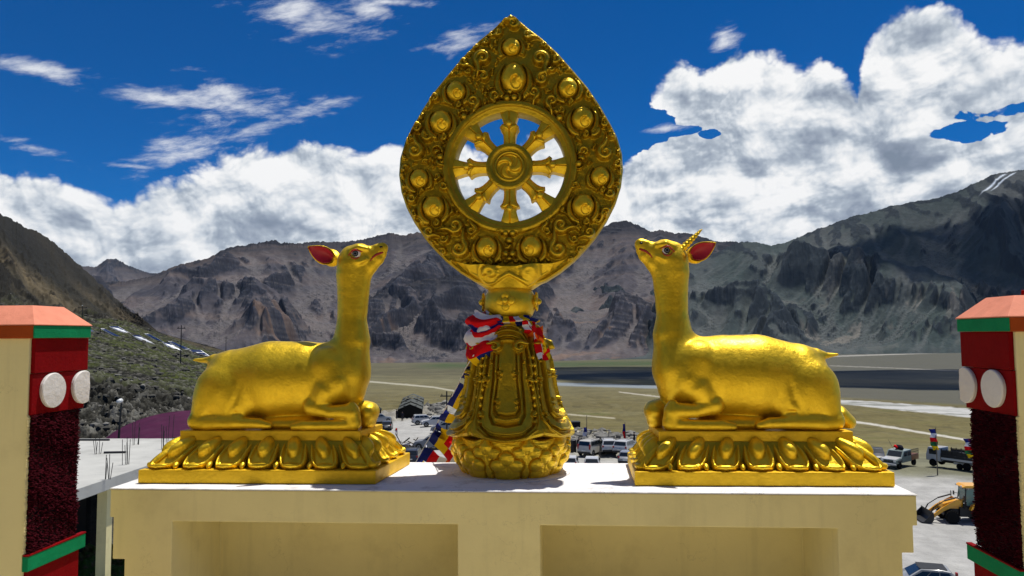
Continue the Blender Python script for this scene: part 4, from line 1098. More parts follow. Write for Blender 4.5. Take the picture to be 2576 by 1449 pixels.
def build_ground():
    NAZ, NRr = 900, 640
    az = np.linspace(R(-75), R(70), NAZ)[:, None]; r = np.exp(np.linspace(math.log(14), math.log(9000), NRr))[None, :]
    X = CAM[0]+r*np.sin(az); Y = r*np.cos(az)+0*az
    # parking is longer towards the left-centre
    ext = np.interp(np.degrees(az), [-75, -30, -14, -9, -4, 0, 10, 40], [20, 40, 45, 62, 30, 0, -6, -6])
    Z = ground_z(np.maximum(r-np.clip(ext, 0, 99)*smooth01(r, 60, 200), 1))+0*az
    rel = smooth01(r, 95, 240)
    Z = Z+rel*(fbm(X/180, Y/180, 5, seed=3)*7*smooth01(r, 200, 600)*(1-smooth01(r, 1000, 2000)*.8)+fbm(X/14, Y/14, 4, seed=5)*.9*(1-smooth01(r, 600, 1500)))
    Z = Z+(1-rel)*fbm(X/6, Y/6, 3, seed=6)*.05
    P = np.stack([X, Y, Z], -1)
    ux, uy = proj_np(np.stack([X, Y, Z], -1).reshape(-1, 3)); ux = ux.reshape(X.shape); uy = uy.reshape(X.shape)
    n1 = fbm(X/60, Y/60, 5, seed=9); n2 = fbm(X/9, Y/9, 5, seed=2); n3 = fbm(X/400, Y/90, 5, seed=8); nf = fbm(X/2.2, Y/2.2, 4, seed=12)
    c = ramp_np(uy+n3*14, [(880, (.15, .135, .115)), (905, (.17, .155, .125)), (935, (.14, .125, .095)), (960, (.21, .185, .13)), (1010, (.19, .155, .085)), (1060, (.20, .165, .085)), (1120, (.22, .185, .105)), (1160, (.26, .25, .22))])
    c = mixc(c, (.23, .20, .13), smooth01(fbm(X/25, Y/70, 5, .6, seed=41), .10, .35)*.55*smooth01(uy, 940, 1000)*(1-smooth01(uy, 1130, 1160)))
    c = mixc(c, (.10, .085, .05), smooth01(fbm(X/12, Y/40, 5, .6, seed=43), .12, .35)*.5*smooth01(uy, 960, 1030)*(1-smooth01(uy, 1130, 1160)))
    c = mixc(c, (.105, .115, .04), smooth01(n1+n2*.3, .12, .5)*smooth01(uy, 985, 1030)*.6*(1-smooth01(uy, 1090, 1130)))
    c = mixc(c, (.30, .27, .19), smooth01(n3, .12, .4)*.35)
    c = c*(1+.45*n2[..., None]*smooth01(uy, 930, 1050)[..., None]+.35*n1[..., None])*np.array([.64, .66, .50])
    # far right plain: grey-green, with its cloud shade mixed into the ground colour
    c = mixc(c, (.085, .085, .070), smooth01(ux, 1950, 2150)*(1-smooth01(uy-(ux-2100)*.06, 995, 1004))*.85)
    c = mixc(c, (.07, .075, .068), smooth01(ux, 1330, 1420)*(1-smooth01(uy, 952, 958))*smooth01(uy, 926, 936)*.8)  # shaded flat in mid valley: its shade painted as a dark band
    # green fields and copses along the foot of the range
    gb = (np.exp(-((uy-918-(ux-1300)*-.012)/7)**2)*smooth01(ux, 1010, 1120)*(1-smooth01(ux, 1630, 1800)))
    c = mixc(c, (.035, .070, .020), gb*(.65+.8*n1))
    yr0 = np.interp(ux, [1950, 2060, 2200, 2340, 2576, 3200], [1000, 1003, 1010, 1020, 1038, 1070]); yr1 = np.interp(ux, [1950, 2060, 2200, 2340, 2576, 3200], [1003, 1010, 1026, 1040, 1066, 1120])
    rv = smooth01(uy+2.5*n2, yr0-1, yr0+1.5)*(1-smooth01(uy+3*n2, yr1-2, yr1+1))*smooth01(ux, 1960, 2060)
    c = mixc(c, (.42, .42, .40), rv); c = mixc(c, (.16, .165, .14), rv*smooth01(fbm(X/160, Y/30, 4, seed=77), .05, .3)*.8)
    c = mixc(c, (.07, .11, .03), np.exp(-((uy-yr0+5)/3.0)**2)*smooth01(n1+n3, -.05, .3)*smooth01(ux, 2250, 2400))
    yb0 = np.interp(ux, [1290, 1400, 1660, 1800, 2050], [958, 962, 970, 976, 990]); rb_ = smooth01(uy+1.5*n2, yb0-1, yb0+1)*(1-smooth01(uy+1.5*n2, yb0+6, yb0+10))*smooth01(ux, 1200, 1330)*(1-smooth01(ux, 1950, 2050))
    c = mixc(c, (.20, .225, .235), rb_)
    # tracks
    for pts, w, col in (([(2085, 1052), (2200, 1068), (2330, 1090), (2440, 1108), (2576, 1128)], 2.6, (.50, .48, .42)),
                        ([(1330, 1062), (1420, 1078), (1500, 1098), (1560, 1112), (1620, 1120)], 4.0, (.42, .39, .32)),
                        ([(1555, 968+18), (1700, 985+18), (1790, 1000)], 1.5, (.40, .37, .30)),
                        ([(940, 945), (1050, 952), (1130, 962), (1110, 978), (1050, 985)], 3, (.40, .37, .29)), ([(930, 960), (1000, 966), (1090, 974), (1180, 990)], 2.0, (.36, .34, .26)),
                        ([(1300, 1030), (1400, 1040), (1545, 1052)], 1.6, (.36, .33, .24)), ([(2090, 920), (2250, 926), (2450, 935)], 1.2, (.22, .21, .18)), ([(2080, 897), (2200, 893), (2420, 885)], 1.6, (.30, .29, .26))):
        yy = np.interp(ux, [p[0] for p in pts], [p[1] for p in pts], left=-999, right=-999) if pts == sorted(pts) else np.full_like(ux, -999)
        c = mixc(c, col, (1-smooth01(np.abs(uy-yy-1.2*n2), w*.5, w*1.4))*.85)
    # pale gravel of the parking ground
    lot = (1-smooth01(r+n2*5-np.clip(ext, -10, 99), 88, 96))
    c = mixc(c, (.36, .355, .335), lot); c = np.where(lot[..., None] > .5, c*(1+.22*nf[..., None]+.10*n2[..., None]), c)
    # grey rubble round the parking
    rub = smooth01(r-np.clip(ext, -10, 99), 88, 96)*(1-smooth01(r-np.clip(ext, -10, 99)+n2*25, 112, 150))*(1-smooth01(ux, 1690, 1800))
    c = mixc(c, (.24, .23, .20), rub); c = np.where(rub[..., None] > .4, c*(1+.9*nf[..., None]), c)
    P[..., 2] += rub*(np.abs(fbm(X/2.5, Y/2.5, 4, seed=31))*2.2+np.clip(n1, 0, 1)*2.0)
    GR['Z'] = P[..., 2].copy(); GR['n'] = (NAZ, NRr)
    c = np.clip(c, .01, .8)
    tag(mesh_np('ground', P.reshape(-1, 3), grid_faces(NAZ, NRr)[:, ::-1], land_mat('ground_mat', .25, 1.2, nscale=.6, var=.22), attrs={'col': c.reshape(-1, 3)}), kind='structure')
    # base sheet under everything to the horizon
    m = MB(); m.box(-30000, 30000, -30000, 30000, -191, -190); tag(m.build('land_base', paint('far_land', (.16, .14, .11), .95, .2, .001, 0)), kind='structure')
build_ground()
def strip(name, pts_top, pts_bot, zoff, mat, kind='structure', n=80):
    """sheet on the ground between two photo-space lines, laid on the land"""
    V = []
    xs = np.linspace(pts_top[0][0], pts_top[-1][0], n)
    rnd = np.random.RandomState(len(name))
    for q in range(7):
        for k, x in enumerate(xs):
            yt = np.interp(x, [p[0] for p in pts_top], [p[1] for p in pts_top])+1.2*math.sin(k*.9)*0; yb = np.interp(x, [p[0] for p in pts_bot], [p[1] for p in pts_bot])
            yt += .9*float(fbm(np.array(k*.21), np.array(1.), 4)); yb += 1.6*float(fbm(np.array(k*.17), np.array(7.), 4))
            y = yt+(yb-yt)*q/6; p = on_ground(x, y); V.append((p[0], p[1], p[2]+zoff))
    return tag(mesh_np(name, np.array(V), grid_faces(7, n), mat), kind=kind)
M['river'] = paint('river_grey', (.38, .38, .37), .35, .25, .02, 0, dirt=(.20, .20, .18), dirt_amt=.6, dirt_scale=.03)
M['river_blue'] = paint('river_blue', (.20, .24, .27), .25, .2, .01, 0)
def blur_np(A, n=1):
    for _ in range(n):
        P = np.pad(A, 1, mode='edge'); A = (P[:-2, 1:-1]+P[2:, 1:-1]+P[1:-1, :-2]+P[1:-1, 2:]+2*A)/6
    return A
def erode(H, batches=14, n=9000, steps=70, seed=1, cap=5.0, er=.32, dep=.18):
    """vectorised rain-drop erosion; H in cell units. returns eroded heights and how much water ran over each cell"""
    rs = np.random.RandomState(seed); nx, ny = H.shape; H = H.copy(); flow = np.zeros_like(H)
    for b in range(batches):
        x = rs.uniform(1, nx-2.1, n); y = rs.uniform(1, ny-2.1, n); dx = np.zeros(n); dy = np.zeros(n); v = np.ones(n); w = np.ones(n); sd = np.zeros(n); al = np.ones(n, bool); D = np.zeros_like(H)
        for s_ in range(steps):
            i = x.astype(int); j = y.astype(int); fx = x-i; fy = y-j
            h00, h10, h01, h11 = H[i, j], H[i+1, j], H[i, j+1], H[i+1, j+1]
            gx = (h10-h00)*(1-fy)+(h11-h01)*fy; gy = (h01-h00)*(1-fx)+(h11-h10)*fx; h = (h00*(1-fx)+h10*fx)*(1-fy)+(h01*(1-fx)+h11*fx)*fy
            dx = dx*.12-gx*.88; dy = dy*.12-gy*.88; L = np.hypot(dx, dy)+1e-6; dx /= L; dy /= L
            x2 = x+dx; y2 = y+dy; al &= (x2 > 1) & (x2 < nx-2.1) & (y2 > 1) & (y2 < ny-2.1)
            x2 = np.where(al, x2, x); y2 = np.where(al, y2, y)
            i2 = x2.astype(int); j2 = y2.astype(int); f2 = x2-i2; g2 = y2-j2
            hn = (H[i2, j2]*(1-f2)+H[i2+1, j2]*f2)*(1-g2)+(H[i2, j2+1]*(1-f2)+H[i2+1, j2+1]*f2)*g2
            dh = hn-h; c = np.maximum(-dh*v*w*cap, .01)
            over = sd > c; amt = np.where(dh > 0, np.minimum(dh, sd), np.where(over, (sd-c)*dep, -np.minimum((c-sd)*er, -dh))); amt = np.where(al, amt, 0)
            sd -= amt
            for a_, b_, ww in ((i, j, (1-fx)*(1-fy)), (i+1, j, fx*(1-fy)), (i, j+1, (1-fx)*fy), (i+1, j+1, fx*fy)): D += np.bincount(a_*ny+b_, amt*ww*.6, nx*ny).reshape(nx, ny)
            flow += np.bincount(i*ny+j, al*w, nx*ny).reshape(nx, ny)
            v = np.sqrt(np.maximum(v*v-dh*1.2, .05)); w *= .985; x, y = x2, y2
            if s_ % 3 == 2: H += np.clip(blur_np(D, 1), -.06, .05); D[:] = 0
        if b % 4 == 3: H = H*.8+blur_np(H, 1)*.2
    return H, flow
def bil(A, u, v):
    u = np.clip(u, 0, A.shape[0]-1.001); v = np.clip(v, 0, A.shape[1]-1.001); i = u.astype(int); j = v.astype(int); fu = u-i; fv = v-j
    return (A[i, j]*(1-fu)+A[i+1, j]*fu)*(1-fv)+(A[i, j+1]*(1-fu)+A[i+1, j+1]*fu)*fv
def mountain(name, x0, x1, sky, base, rt, rb, nu, nv, amp, seed, col_fn, prof=1.15, lam=800., mat=None, crag=1.0, rth=.50, cell=11.0, shear=0.0):
    rm = (rt+rb)/2; Wd = (x1-x0)/PXF*rm; L = float(rt-rb); k = cell/11.0
    gx = int(Wd/cell)+1; gy = int(L/cell)+1
    Ug, Vg = np.meshgrid(np.arange(gx)*cell+x0/PXF*rm, np.arange(gy)*cell, indexing='ij')
    tg = Vg/L; pg = x0+(Ug-x0/PXF*rm)/rm*PXF
    hs = np.interp(pg[:, 0], [p[0] for p in base], [p[1] for p in base])-np.interp(pg[:, 0], [p[0] for p in sky], [p[1] for p in sky])
    rise = hs[:, None]/PXF*rm*1.25
    envg = smooth01(tg, .02, .25)
    wx = fbm(Ug/lam/1.2, Vg/lam/1.2, 4, seed=seed+40)*lam*.6
    Us = Ug+shear*Vg; big = ridged((Us+wx)/lam, (Vg-.3*wx)/(lam*2.8), 2, .4, seed); med = ridged((Us+wx*.9)/(lam*.42), Vg/(lam*1.2)+big*.5, 3, .5, seed+5)
    ramp = rise*tg**prof
    H0 = ramp+amp*envg*((big-.45)*1.25+(med-.4)*.24)+fbm(Ug/60, Vg/60, 4, .6, seed=seed+6)*5
    H1, fl = erode(H0/cell, seed=seed, n=int(9000*gx*gy/150000)+2000); H1 = H1*cell
    relg = H1-ramp; flg = np.log1p(blur_np(fl, 1)); flg = flg/np.percentile(flg, 96)
    cvx = (H1-blur_np(H1, 14))/cell; slope = np.hypot(*np.gradient(H1, cell))
    px = np.linspace(x0, x1, nu)[:, None]; t = np.linspace(0, 1, nv)[None, :]
    gu = (px-x0)/(x1-x0)*(gx-1)+0*t; gv = t*(gy-1)+0*px
    rel = bil(relg, gu, gv); fl_ = bil(flg, gu, gv); cv = bil(cvx, gu, gv); slp = bil(slope, gu, gv); med = bil(med, gu, gv); big = bil(big, gu, gv)
    ys = np.interp(px, [p[0] for p in sky], [p[1] for p in sky]); yb = np.interp(px, [p[0] for p in base], [p[1] for p in base])
    U = px/PXF*rm+0*t; V_ = t*L+0*px; tt = t+0*px
    iso = fbm(U/(lam*.05), V_/(lam*.05), 4, .6, seed=seed+14); fine = ridged(U/(lam*.10), V_/(lam*.2), 4, .6, seed+9)
    pat = fbm(U/lam*.8, V_/lam*1.0, 4, .5, seed=seed+21); ed = fbm(U/(lam*.08), V_/(lam*.10), 4, .65, seed=seed+23)
    rock = smooth01(.22*cv+.9*pat+.35*ed+.35*med+.5*slp-.3*fl_, rth, rth+.14)
    env = smooth01(t, .0, .22); top = 1-.85*smooth01(t, .74, 1.0)
    rel = rel*top*(.3+.7*env)+rock*(.10*(fine-.3)+.05*iso*crag+.02)*amp*(.3+.7*env)*(.25+.75*top)+(1-rock)*.010*iso*amp
    r = (125*PXF/(yb-842) if name != 'distant_peak' else rb)+L*tt
    skyj = ys-smooth01(t, .95, 1.0)*(fbm(px/9, px*0+seed, 5, .65, seed+3)*5.0+fbm(px/2.5, px*0+seed+3, 3, .6, seed+7)*1.6)*crag
    P = at_r_np(px+0*t, yb+(skyj-yb)*(tt**prof), r); P[..., 2] += rel
    P[..., 2] -= smooth01(-tt, -.05, 0)*25
    c = col_fn(U, V_, tt, cv, fl_, fine, iso, P, px+0*t, rock)
    back = []
    for kk, (dr, dz) in enumerate(((.06, -.10), (.25, -.45), (.6, -1.0))):
        q = P[:, -1].copy(); h = q[:, 2]-(-130); d = q-CAM; d[:, 2] = 0; q = q+d*dr; q[:, 2] = -130+h*(1+dz)-(0 if dz > -1 else 20); back.append(q)
    P2 = np.concatenate([P, np.stack(back, 1)], 1); c2 = np.concatenate([c, np.repeat(c[:, -1:], 3, 1)], 1)
    return tag(mesh_np(name, P2.reshape(-1, 3), grid_faces(nu, nv+3), mat, attrs={'col': np.clip(c2, .006, .75).reshape(-1, 3)}), kind='structure')
M['rock_far'] = land_mat('rock_far', 6.0, .02, nscale=.03, var=.22)
M['rock_mid'] = land_mat('rock_mid', 5.0, .025, nscale=.03, var=.22)
def col_center(U, V_, t, cv, fl, fine, iso, P, px, rock):
    z = P[..., 2]; s1 = fbm(U/2500, z/90+fbm(U/600, V_/600, 3, seed=4)*1.0, 4, .5, seed=22)
    c = ramp_np(s1, [(-.3, (.052, .050, .058)), (0, (.076, .067, .069)), (.3, (.105, .085, .078))])
    c = mixc(c, (.135, .122, .114), smooth01(fl, .45, 1.0)*.6)
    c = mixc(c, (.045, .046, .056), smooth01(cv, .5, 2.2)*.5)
    dark = ramp_np(fbm(U/1300, (z+.12*U)/14, 5, .65, seed=27)+.25*iso, [(-.3, (.010, .013, .022)), (.05, (.022, .026, .038)), (.25, (.055, .054, .060)), (.4, (.10, .092, .088))])
    c = c*(1-rock[..., None]*.82)+dark*rock[..., None]*.82
    c = mixc(c, (.22, .135, .08), smooth01(fbm(U/420, V_/260, 4, seed=51), .24, .42)*.45*smooth01(-t, -.5, -.2))
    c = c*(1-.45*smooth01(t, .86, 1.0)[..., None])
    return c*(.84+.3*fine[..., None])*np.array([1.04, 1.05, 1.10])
def col_right(U, V_, t, cv, fl, fine, iso, P, px, rock):
    s1 = fbm(U/500, V_/900, 5, .55, seed=61)
    c = ramp_np(s1, [(-.4, (.036, .048, .044)), (0, (.052, .061, .057)), (.4, (.076, .077, .073))])
    c = mixc(c, (.098, .098, .092), smooth01(fl, .5, 1.05)*.6)
    c = mixc(c, (.030, .036, .040), smooth01(cv, .4, 2.0)*.5)
    c = mixc(c, (.018, .024, .031), rock*.8)
    c = mixc(c, (.20, .17, .14), smooth01(fbm(U/240, V_/330, 4, seed=71)+.12*fl, .22, .42)*.65*np.exp(-((t-.34)/.22)**2)*smooth01(px, 1850, 2000))
    for x_, w_ in ((2505, 6), (2530, 4)): c = mixc(c, (.70, .72, .76), np.exp(-((px-x_+(t-.965)*-900)/w_)**2)*smooth01(t, .92, .94)*(1-smooth01(t, .985, .995)))
    return c*(.86+.28*fine[..., None])*np.array([1.0, 1.08, 1.12])
SKY_C = [(150, 725), (280, 712), (330, 700), (380, 690), (420, 672), (450, 660), (520, 650), (545, 638), (600, 622), (690, 607), (705, 615), (760, 612), (800, 606), (870, 606), (930, 597), (985, 582), (1010, 590), (1050, 580), (1100, 590),
         (1200, 578), (1300, 600), (1400, 600), (1480, 590), (1520, 578), (1545, 566), (1572, 559), (1600, 565), (1640, 580), (1660, 575), (1700, 590), (1740, 592), (1765, 600), (1800, 610), (1850, 612), (1900, 614), (2000, 640), (2150, 690)]
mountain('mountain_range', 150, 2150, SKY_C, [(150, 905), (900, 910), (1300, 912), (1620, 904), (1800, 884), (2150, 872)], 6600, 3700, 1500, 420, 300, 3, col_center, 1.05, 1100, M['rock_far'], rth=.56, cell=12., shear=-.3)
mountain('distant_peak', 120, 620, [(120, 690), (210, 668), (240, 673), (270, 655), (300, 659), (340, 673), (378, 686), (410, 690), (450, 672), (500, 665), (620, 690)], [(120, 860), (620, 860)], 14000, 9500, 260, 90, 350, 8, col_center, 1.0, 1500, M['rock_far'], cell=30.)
SKY_R = [(1180, 905), (1280, 880), (1372, 836), (1490, 766), (1577, 737), (1646, 712), (1700, 680), (1790, 640), (1850, 616), (1905, 611), (1940, 618), (1970, 610), (2050, 580), (2150, 541), (2250, 511), (2350, 499), (2420, 480), (2470, 456), (2520, 440), (2576, 431), (2700, 400), (2900, 425)]
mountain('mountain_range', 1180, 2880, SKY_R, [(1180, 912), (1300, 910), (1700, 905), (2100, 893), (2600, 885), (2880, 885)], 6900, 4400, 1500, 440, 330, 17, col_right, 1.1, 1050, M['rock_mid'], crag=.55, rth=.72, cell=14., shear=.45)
def col_spur(U, V_, t, cv, fl, fine, iso, P, px, rock): return col_center(U+5000, V_, t, cv, fl, fine, iso, P, px, rock)*.92
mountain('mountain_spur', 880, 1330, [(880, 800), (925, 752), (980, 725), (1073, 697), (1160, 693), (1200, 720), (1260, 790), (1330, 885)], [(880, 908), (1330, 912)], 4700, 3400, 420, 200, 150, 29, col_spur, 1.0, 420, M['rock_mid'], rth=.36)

def build_left_hill():
    nu, nt = 760, 620
    px = np.linspace(-420, 1120, nu)[:, None]; t = np.linspace(0, 1, nt)[None, :]
    KX = [-420, 0, 120, 215, 270, 330, 400, 480, 560, 640, 760, 900, 1000, 1120]
    L = {0.0: (42, [1180, 1180, 1180, 1185, 1190, 1195, 1200, 1210, 1225, 1240, 1260, 1270, 1270, 1270]),
         0.12: (62, [1110, 1108, 1106, 1104, 1104, 1106, 1110, 1120, 1135, 1150, 1170, 1180, 1180, 1180]),
         0.40: (100, [900, 925, 938, 950, 958, 965, 975, 990, 1008, 1030, 1060, 1085, 1100, 1115]),
         0.62: (185, [790, 825, 835, 848, 858, 870, 885, 902, 920, 940, 965, 990, 1010, 1030]),
         0.80: (300, [720, 760, 775, 790, 796, 803, 838, 862, 884, 900, 925, 958, 990, 1020]),
         1.00: (640, [230, 533, 600, 677, 730, 797, 836, 858, 882, 898, 924, 958, 992, 1024])}
    ks = sorted(L); Yk = np.stack([np.interp(px[:, 0], KX, L[k][1]) for k in ks], 0); Rk = [L[k][0] for k in ks]
    # right of the steep slope the skyline is the near shoulder itself
    rtop = np.interp(px[:, 0], [-420, 300, 360, 1120], [640, 640, 340, 330])
    y = np.zeros((nu, nt)); r = np.zeros((nu, nt))
    for k in range(len(ks)-1):
        m_ = (t[0] >= ks[k]) & (t[0] <= ks[k+1]); f = (t[0][m_]-ks[k])/(ks[k+1]-ks[k])
        y[:, m_] = Yk[k][:, None]*(1-f)+Yk[k+1][:, None]*f
        ra = Rk[k]; rb_ = np.full(nu, Rk[k+1]) if k < len(ks)-2 else rtop
        r[:, m_] = np.exp(np.log(ra)*(1-f)[None, :]+np.log(rb_)[:, None]*f[None, :])
    for _ in range(10): y[:, 1:-1] = (y[:, :-2]+y[:, 2:]+2*y[:, 1:-1])/4
    sk = smooth01(t, .80, 1.0)*(1-smooth01(px, 330, 420))
    y = y-(fbm(px/14, px*0+2, 5, .65, 91)*9+fbm(px/3, px*0+5, 3, .6, 92)*3)*sk
    P = at_r_np(px+0*t, y, r); X, Y = P[..., 0], P[..., 1]
    bank = smooth01(t, .02, .12)*(1-smooth01(t, .36, .46)); bench = smooth01(t, .36, .46)*(1-smooth01(t, .78, .86)); steep = smooth01(t, .74, .86)
    b1 = ridged(X/3.2, Y/3.2, 4, .6, 81); b2 = fbm(X/1.1, Y/1.1, 4, .65, 82)*1.3; b3 = fbm(X/14, Y/14, 4, .5, 83); b4 = ridged(X/24, Y/30, 5, .6, 84)
    A = px/PXF*450; D = t*600
    gl = ridged((A+D*.55)/45, (D-A*.2)/150, 5, .58, 85)
    P[..., 2] += (bank*(b1*1.5+b2*.45+b3*1.2-1.0)+bench*(b1*.45+b2*.22+b3*1.2-.6))*(1-.7*smooth01(px, 700, 950))-smooth01(px, 850, 950)*11+steep*(1-.75*smooth01(t, .93, 1.0))*((gl-.4)*13+b4*2.2-1)*(1-.88*smooth01(px, 310, 400))+steep*smooth01(t, .93, 1.0)*0
    c = ramp_np(b2+b3*.4+.6*(b1-.5), [(-.3, (.010, .010, .008)), (.0, (.040, .039, .031)), (.25, (.085, .082, .068)), (.5, (.20, .195, .17))])
    gr = bench*smooth01(b3+.5*fbm(X/5, Y/5, 4, seed=95), -.25, .25)
    c = mixc(c, (.066, .084, .012), gr*.85*smooth01(b2, -.35, .1))
    c = mixc(c, (.17, .165, .145), bench*smooth01(b2+.4*b1, .35, .6)*.6)
    sb = fbm((A+D*.9)/60, (D-A)/400, 4, .55, 97)
    stc = ramp_np(sb, [(-.3, (.024, .024, .020)), (0, (.055, .048, .032)), (.25, (.125, .10, .060)), (.45, (.045, .042, .032))])*(.75+.9*np.clip(fbm(X/3, Y/3, 4, .65, 99)+.35, 0, 1))[..., None]
    rk = fbm((A+.8*D)/38, (D-.5*A)/70, 5, .62, 101)+.35*fbm(X/7, Y/7, 4, .6, 102)
    stc = mixc(stc, (.013, .013, .012), smooth01(rk+.25*gl, .10, .32)*.88)
    P[..., 2] += steep*(1-.75*smooth01(t, .93, 1.0))*smooth01(rk, .0, .3)*3.0*(b1-.2)*(1-.88*smooth01(px, 310, 400))
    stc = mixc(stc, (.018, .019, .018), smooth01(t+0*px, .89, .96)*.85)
    c = c*(1-steep[..., None])+stc*steep[..., None]
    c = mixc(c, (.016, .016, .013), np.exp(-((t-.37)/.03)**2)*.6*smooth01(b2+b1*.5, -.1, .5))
    P2 = P; 
    back = []
    for dr, dz in ((.05, -.15), (.3, -.8), (.5, -1.2)):
        q = P[:, -1].copy(); d = q-CAM; d[:, 2] = 0; h = q[:, 2]+60; q = q+d*dr; q[:, 2] = q[:, 2]+h*dz; back.append(q)
    fr = P[:, 0].copy(); fr[:, 2] = np.minimum(fr[:, 2], GZ)-1.5
    P2 = np.concatenate([fr[:, None], P, np.stack(back, 1)], 1); c2 = np.concatenate([c[:, :1], c, np.repeat(c[:, -1:], 3, 1)], 1)
    o = mesh_np('rocky_hill', P2.reshape(-1, 3), grid_faces(nu, nt+4), land_mat('hill_mat', .35, 1.5, nscale=1.2, var=.4), attrs={'col': np.clip(c2*.74, .006, .6).reshape(-1, 3)})
    tag(o, kind='structure')
    return P, t, px
HILL = build_left_hill()

# ------------------------------------------------------------------ real clouds overhead (outside the frame) whose shadows lie on the land
def build_cloud(px, py, r, zt, size, flat, seed, H=5400.):
    d = ray(px, py); h = math.hypot(d[0], d[1]); tx, ty = CAM[0]+d[0]*r/h, d[1]*r/h
    k = (H-zt)/SUNV.z; c = (tx+SUNV.x*k, ty+SUNV.y*k, H)
    nu, nv = 96, 48; a = np.linspace(0, 2*np.pi, nu, endpoint=False)[:, None]; b = np.linspace(.02, np.pi-.02, nv)[None, :]
    x = np.cos(a)*np.sin(b); y = np.sin(a)*np.sin(b); z = np.cos(b)+0*a
    n = 1+.42*fbm(a/2/np.pi*6*np.sin(b)+3*z, b*1.8+x*1.3, 5, .55, seed)+.25*fbm(x*2+seed, y*2+z, 4, .5, seed+1)
    V = np.stack([c[0]+x*n*size, c[1]+y*n*flat, c[2]+np.where(z > 0, z*n*size*.35, z*size*.10)], -1)
    tag(mesh_np('cloud', V.reshape(-1, 3), grid_faces(nu, nv, wrap_u=True), M['cloud']), kind='stuff')
def cloud_mat():
    m, g, b = newmat('cloud_white'); g.put(b.inputs['Base Color'], (.9, .9, .92, 1)); g.put(b.inputs['Roughness'], 1.0); g.put(b.inputs['Specular IOR Level'], 0.0)
    tr = g.add('ShaderNodeBsdfTransparent'); mx = g.add('ShaderNodeMixShader'); g.put(mx.inputs[0], g.mr(g.noise(obj_co(g), .0022, 5, .6), .35, .6, .35, .72)); g.l.new(tr.outputs[0], mx.inputs[1]); g.l.new(b.outputs[0], mx.inputs[2])
    o = [n for n in g.n if n.type == 'OUTPUT_MATERIAL'][0]; g.l.new(mx.outputs[0], o.inputs[0]); return m
M['cloud'] = cloud_mat()
build_cloud(2390, 560, 6700, 1000, 760, 480, 3)
build_cloud(2640, 490, 7100, 1300, 520, 420, 9)
build_cloud(2380, 942, 2300, -120, 1000, 430, 5)
build_cloud(1530, 937, 2500, -120, 460, 330, 7)

# ------------------------------------------------------------------ air
def build_haze():
    m = MB(); m.box(-17000, 17000, -400, 16500, -189.5, 2600)
    o = m.build('haze', None); o['kind'] = 'stuff'
    mt = bpy.data.materials.new('haze_air'); mt.use_nodes = True; t = mt.node_tree; t.nodes.clear(); g = NT(t)
    v = g.add('ShaderNodeVolumePrincipled'); g.put(v.inputs['Color'], (.50, .72, 1.0, 1)); g.put(v.inputs['Density'], HAZE); g.put(v.inputs['Anisotropy'], 0.0)
    out = g.add('ShaderNodeOutputMaterial'); t.links.new(v.outputs[0], out.inputs['Volume']); o.data.materials.append(mt)
HAZE = 0.55e-5
build_haze()

# ------------------------------------------------------------------ the yard below
def plain(name, col, rough=.5, metallic=0.0, spec=.4, coat=0.0):
    m, g, b = newmat(name); p = obj_co(g)
    if rough > .75: spec = .05
    g.put(b.inputs['Base Color'], g.mix(g.noise(p, 3, 4, .6), tuple(x*.88 for x in col), tuple(min(1, x*1.1) for x in col)))
    g.put(b.inputs['Roughness'], rough); g.put(b.inputs['Metallic'], metallic); g.put(b.inputs['Specular IOR Level'], spec); g.put(b.inputs['Coat Weight'], coat); g.put(b.inputs['Coat Roughness'], .1)
    return m
for k, v in dict(car_white=(.50, .50, .49), car_silver=(.24, .25, .26), car_cream=(.48, .46, .40), car_dark=(.03, .033, .04), car_green=(.20, .25, .23), yellow=(.80, .37, .004), cargo_rust=(.32, .10, .03)).items():
    M[k] = plain(k, v, .35, .0, .5, .6)
M['glass_dark'] = plain('window_glass', (.012, .016, .018), .08, 0, .8); M['tyre'] = plain('tyre_rubber', (.012, .012, .012), .8); M['steel'] = plain('dark_steel', (.03, .03, .03), .5, .4)
M['hub'] = plain('wheel_hub', (.35, .36, .37), .35, .7); M['lamp_red'] = plain('lamp_red', (.30, .01, .01), .25); M['lamp_clear'] = plain('lamp_clear', (.65, .66, .64), .15, 0, .8)
M['cloth_blue'] = plain('cloth_blue', (.014, .022, .17), .8); M['cloth_yellow'] = plain('cloth_yellow', (.80, .52, .01), .8); M['cloth_red'] = plain('cloth_red', (.62, .008, .012), .8)
M['cloth_white'] = plain('cloth_white', (.72, .70, .74), .8); M['cloth_orange'] = plain('cloth_orange', (.80, .14, .01), .8); M['cloth_green'] = plain('cloth_green', (.02, .14, .05), .8)
M['concrete'] = paint('roof_concrete', (.42, .42, .39), .9, .12, .6, .01, 6, dirt=(.26, .26, .24), dirt_amt=.6, dirt_scale=.5)
M['canvas'] = paint('tent_canvas', (.060, .066, .058), .85, .15, 1, .01, 8); M['wood'] = paint('weathered_wood', (.14, .11, .08), .85, .2, 3, 0); M['stone'] = paint('boulder_grey', (.052, .050, .042), .95, .5, .8, .03, 5)
M['stone_pale'] = paint('boulder_pale', (.15, .145, .13), .95, .45, .8, .03, 5)
M['roof_purple'] = paint('purple_sheet', (.060, .010, .032), .6, .25, 1, .0, 8, spec=.1, dirt=(.11, .04, .07), dirt_amt=.35, dirt_scale=.8)
M['solar'] = plain('solar_glass', (.012, .03, .10), .12, 0, .8); M['alu'] = plain('aluminium', (.55, .57, .60), .35, .5); M['skin'] = plain('skin', (.25, .13, .08), .6); M['dark_cloth'] = plain('dark_cloth', (.02, .02, .028), .85); M['interior'] = plain('dark_interior', (.016, .015, .013), .95)

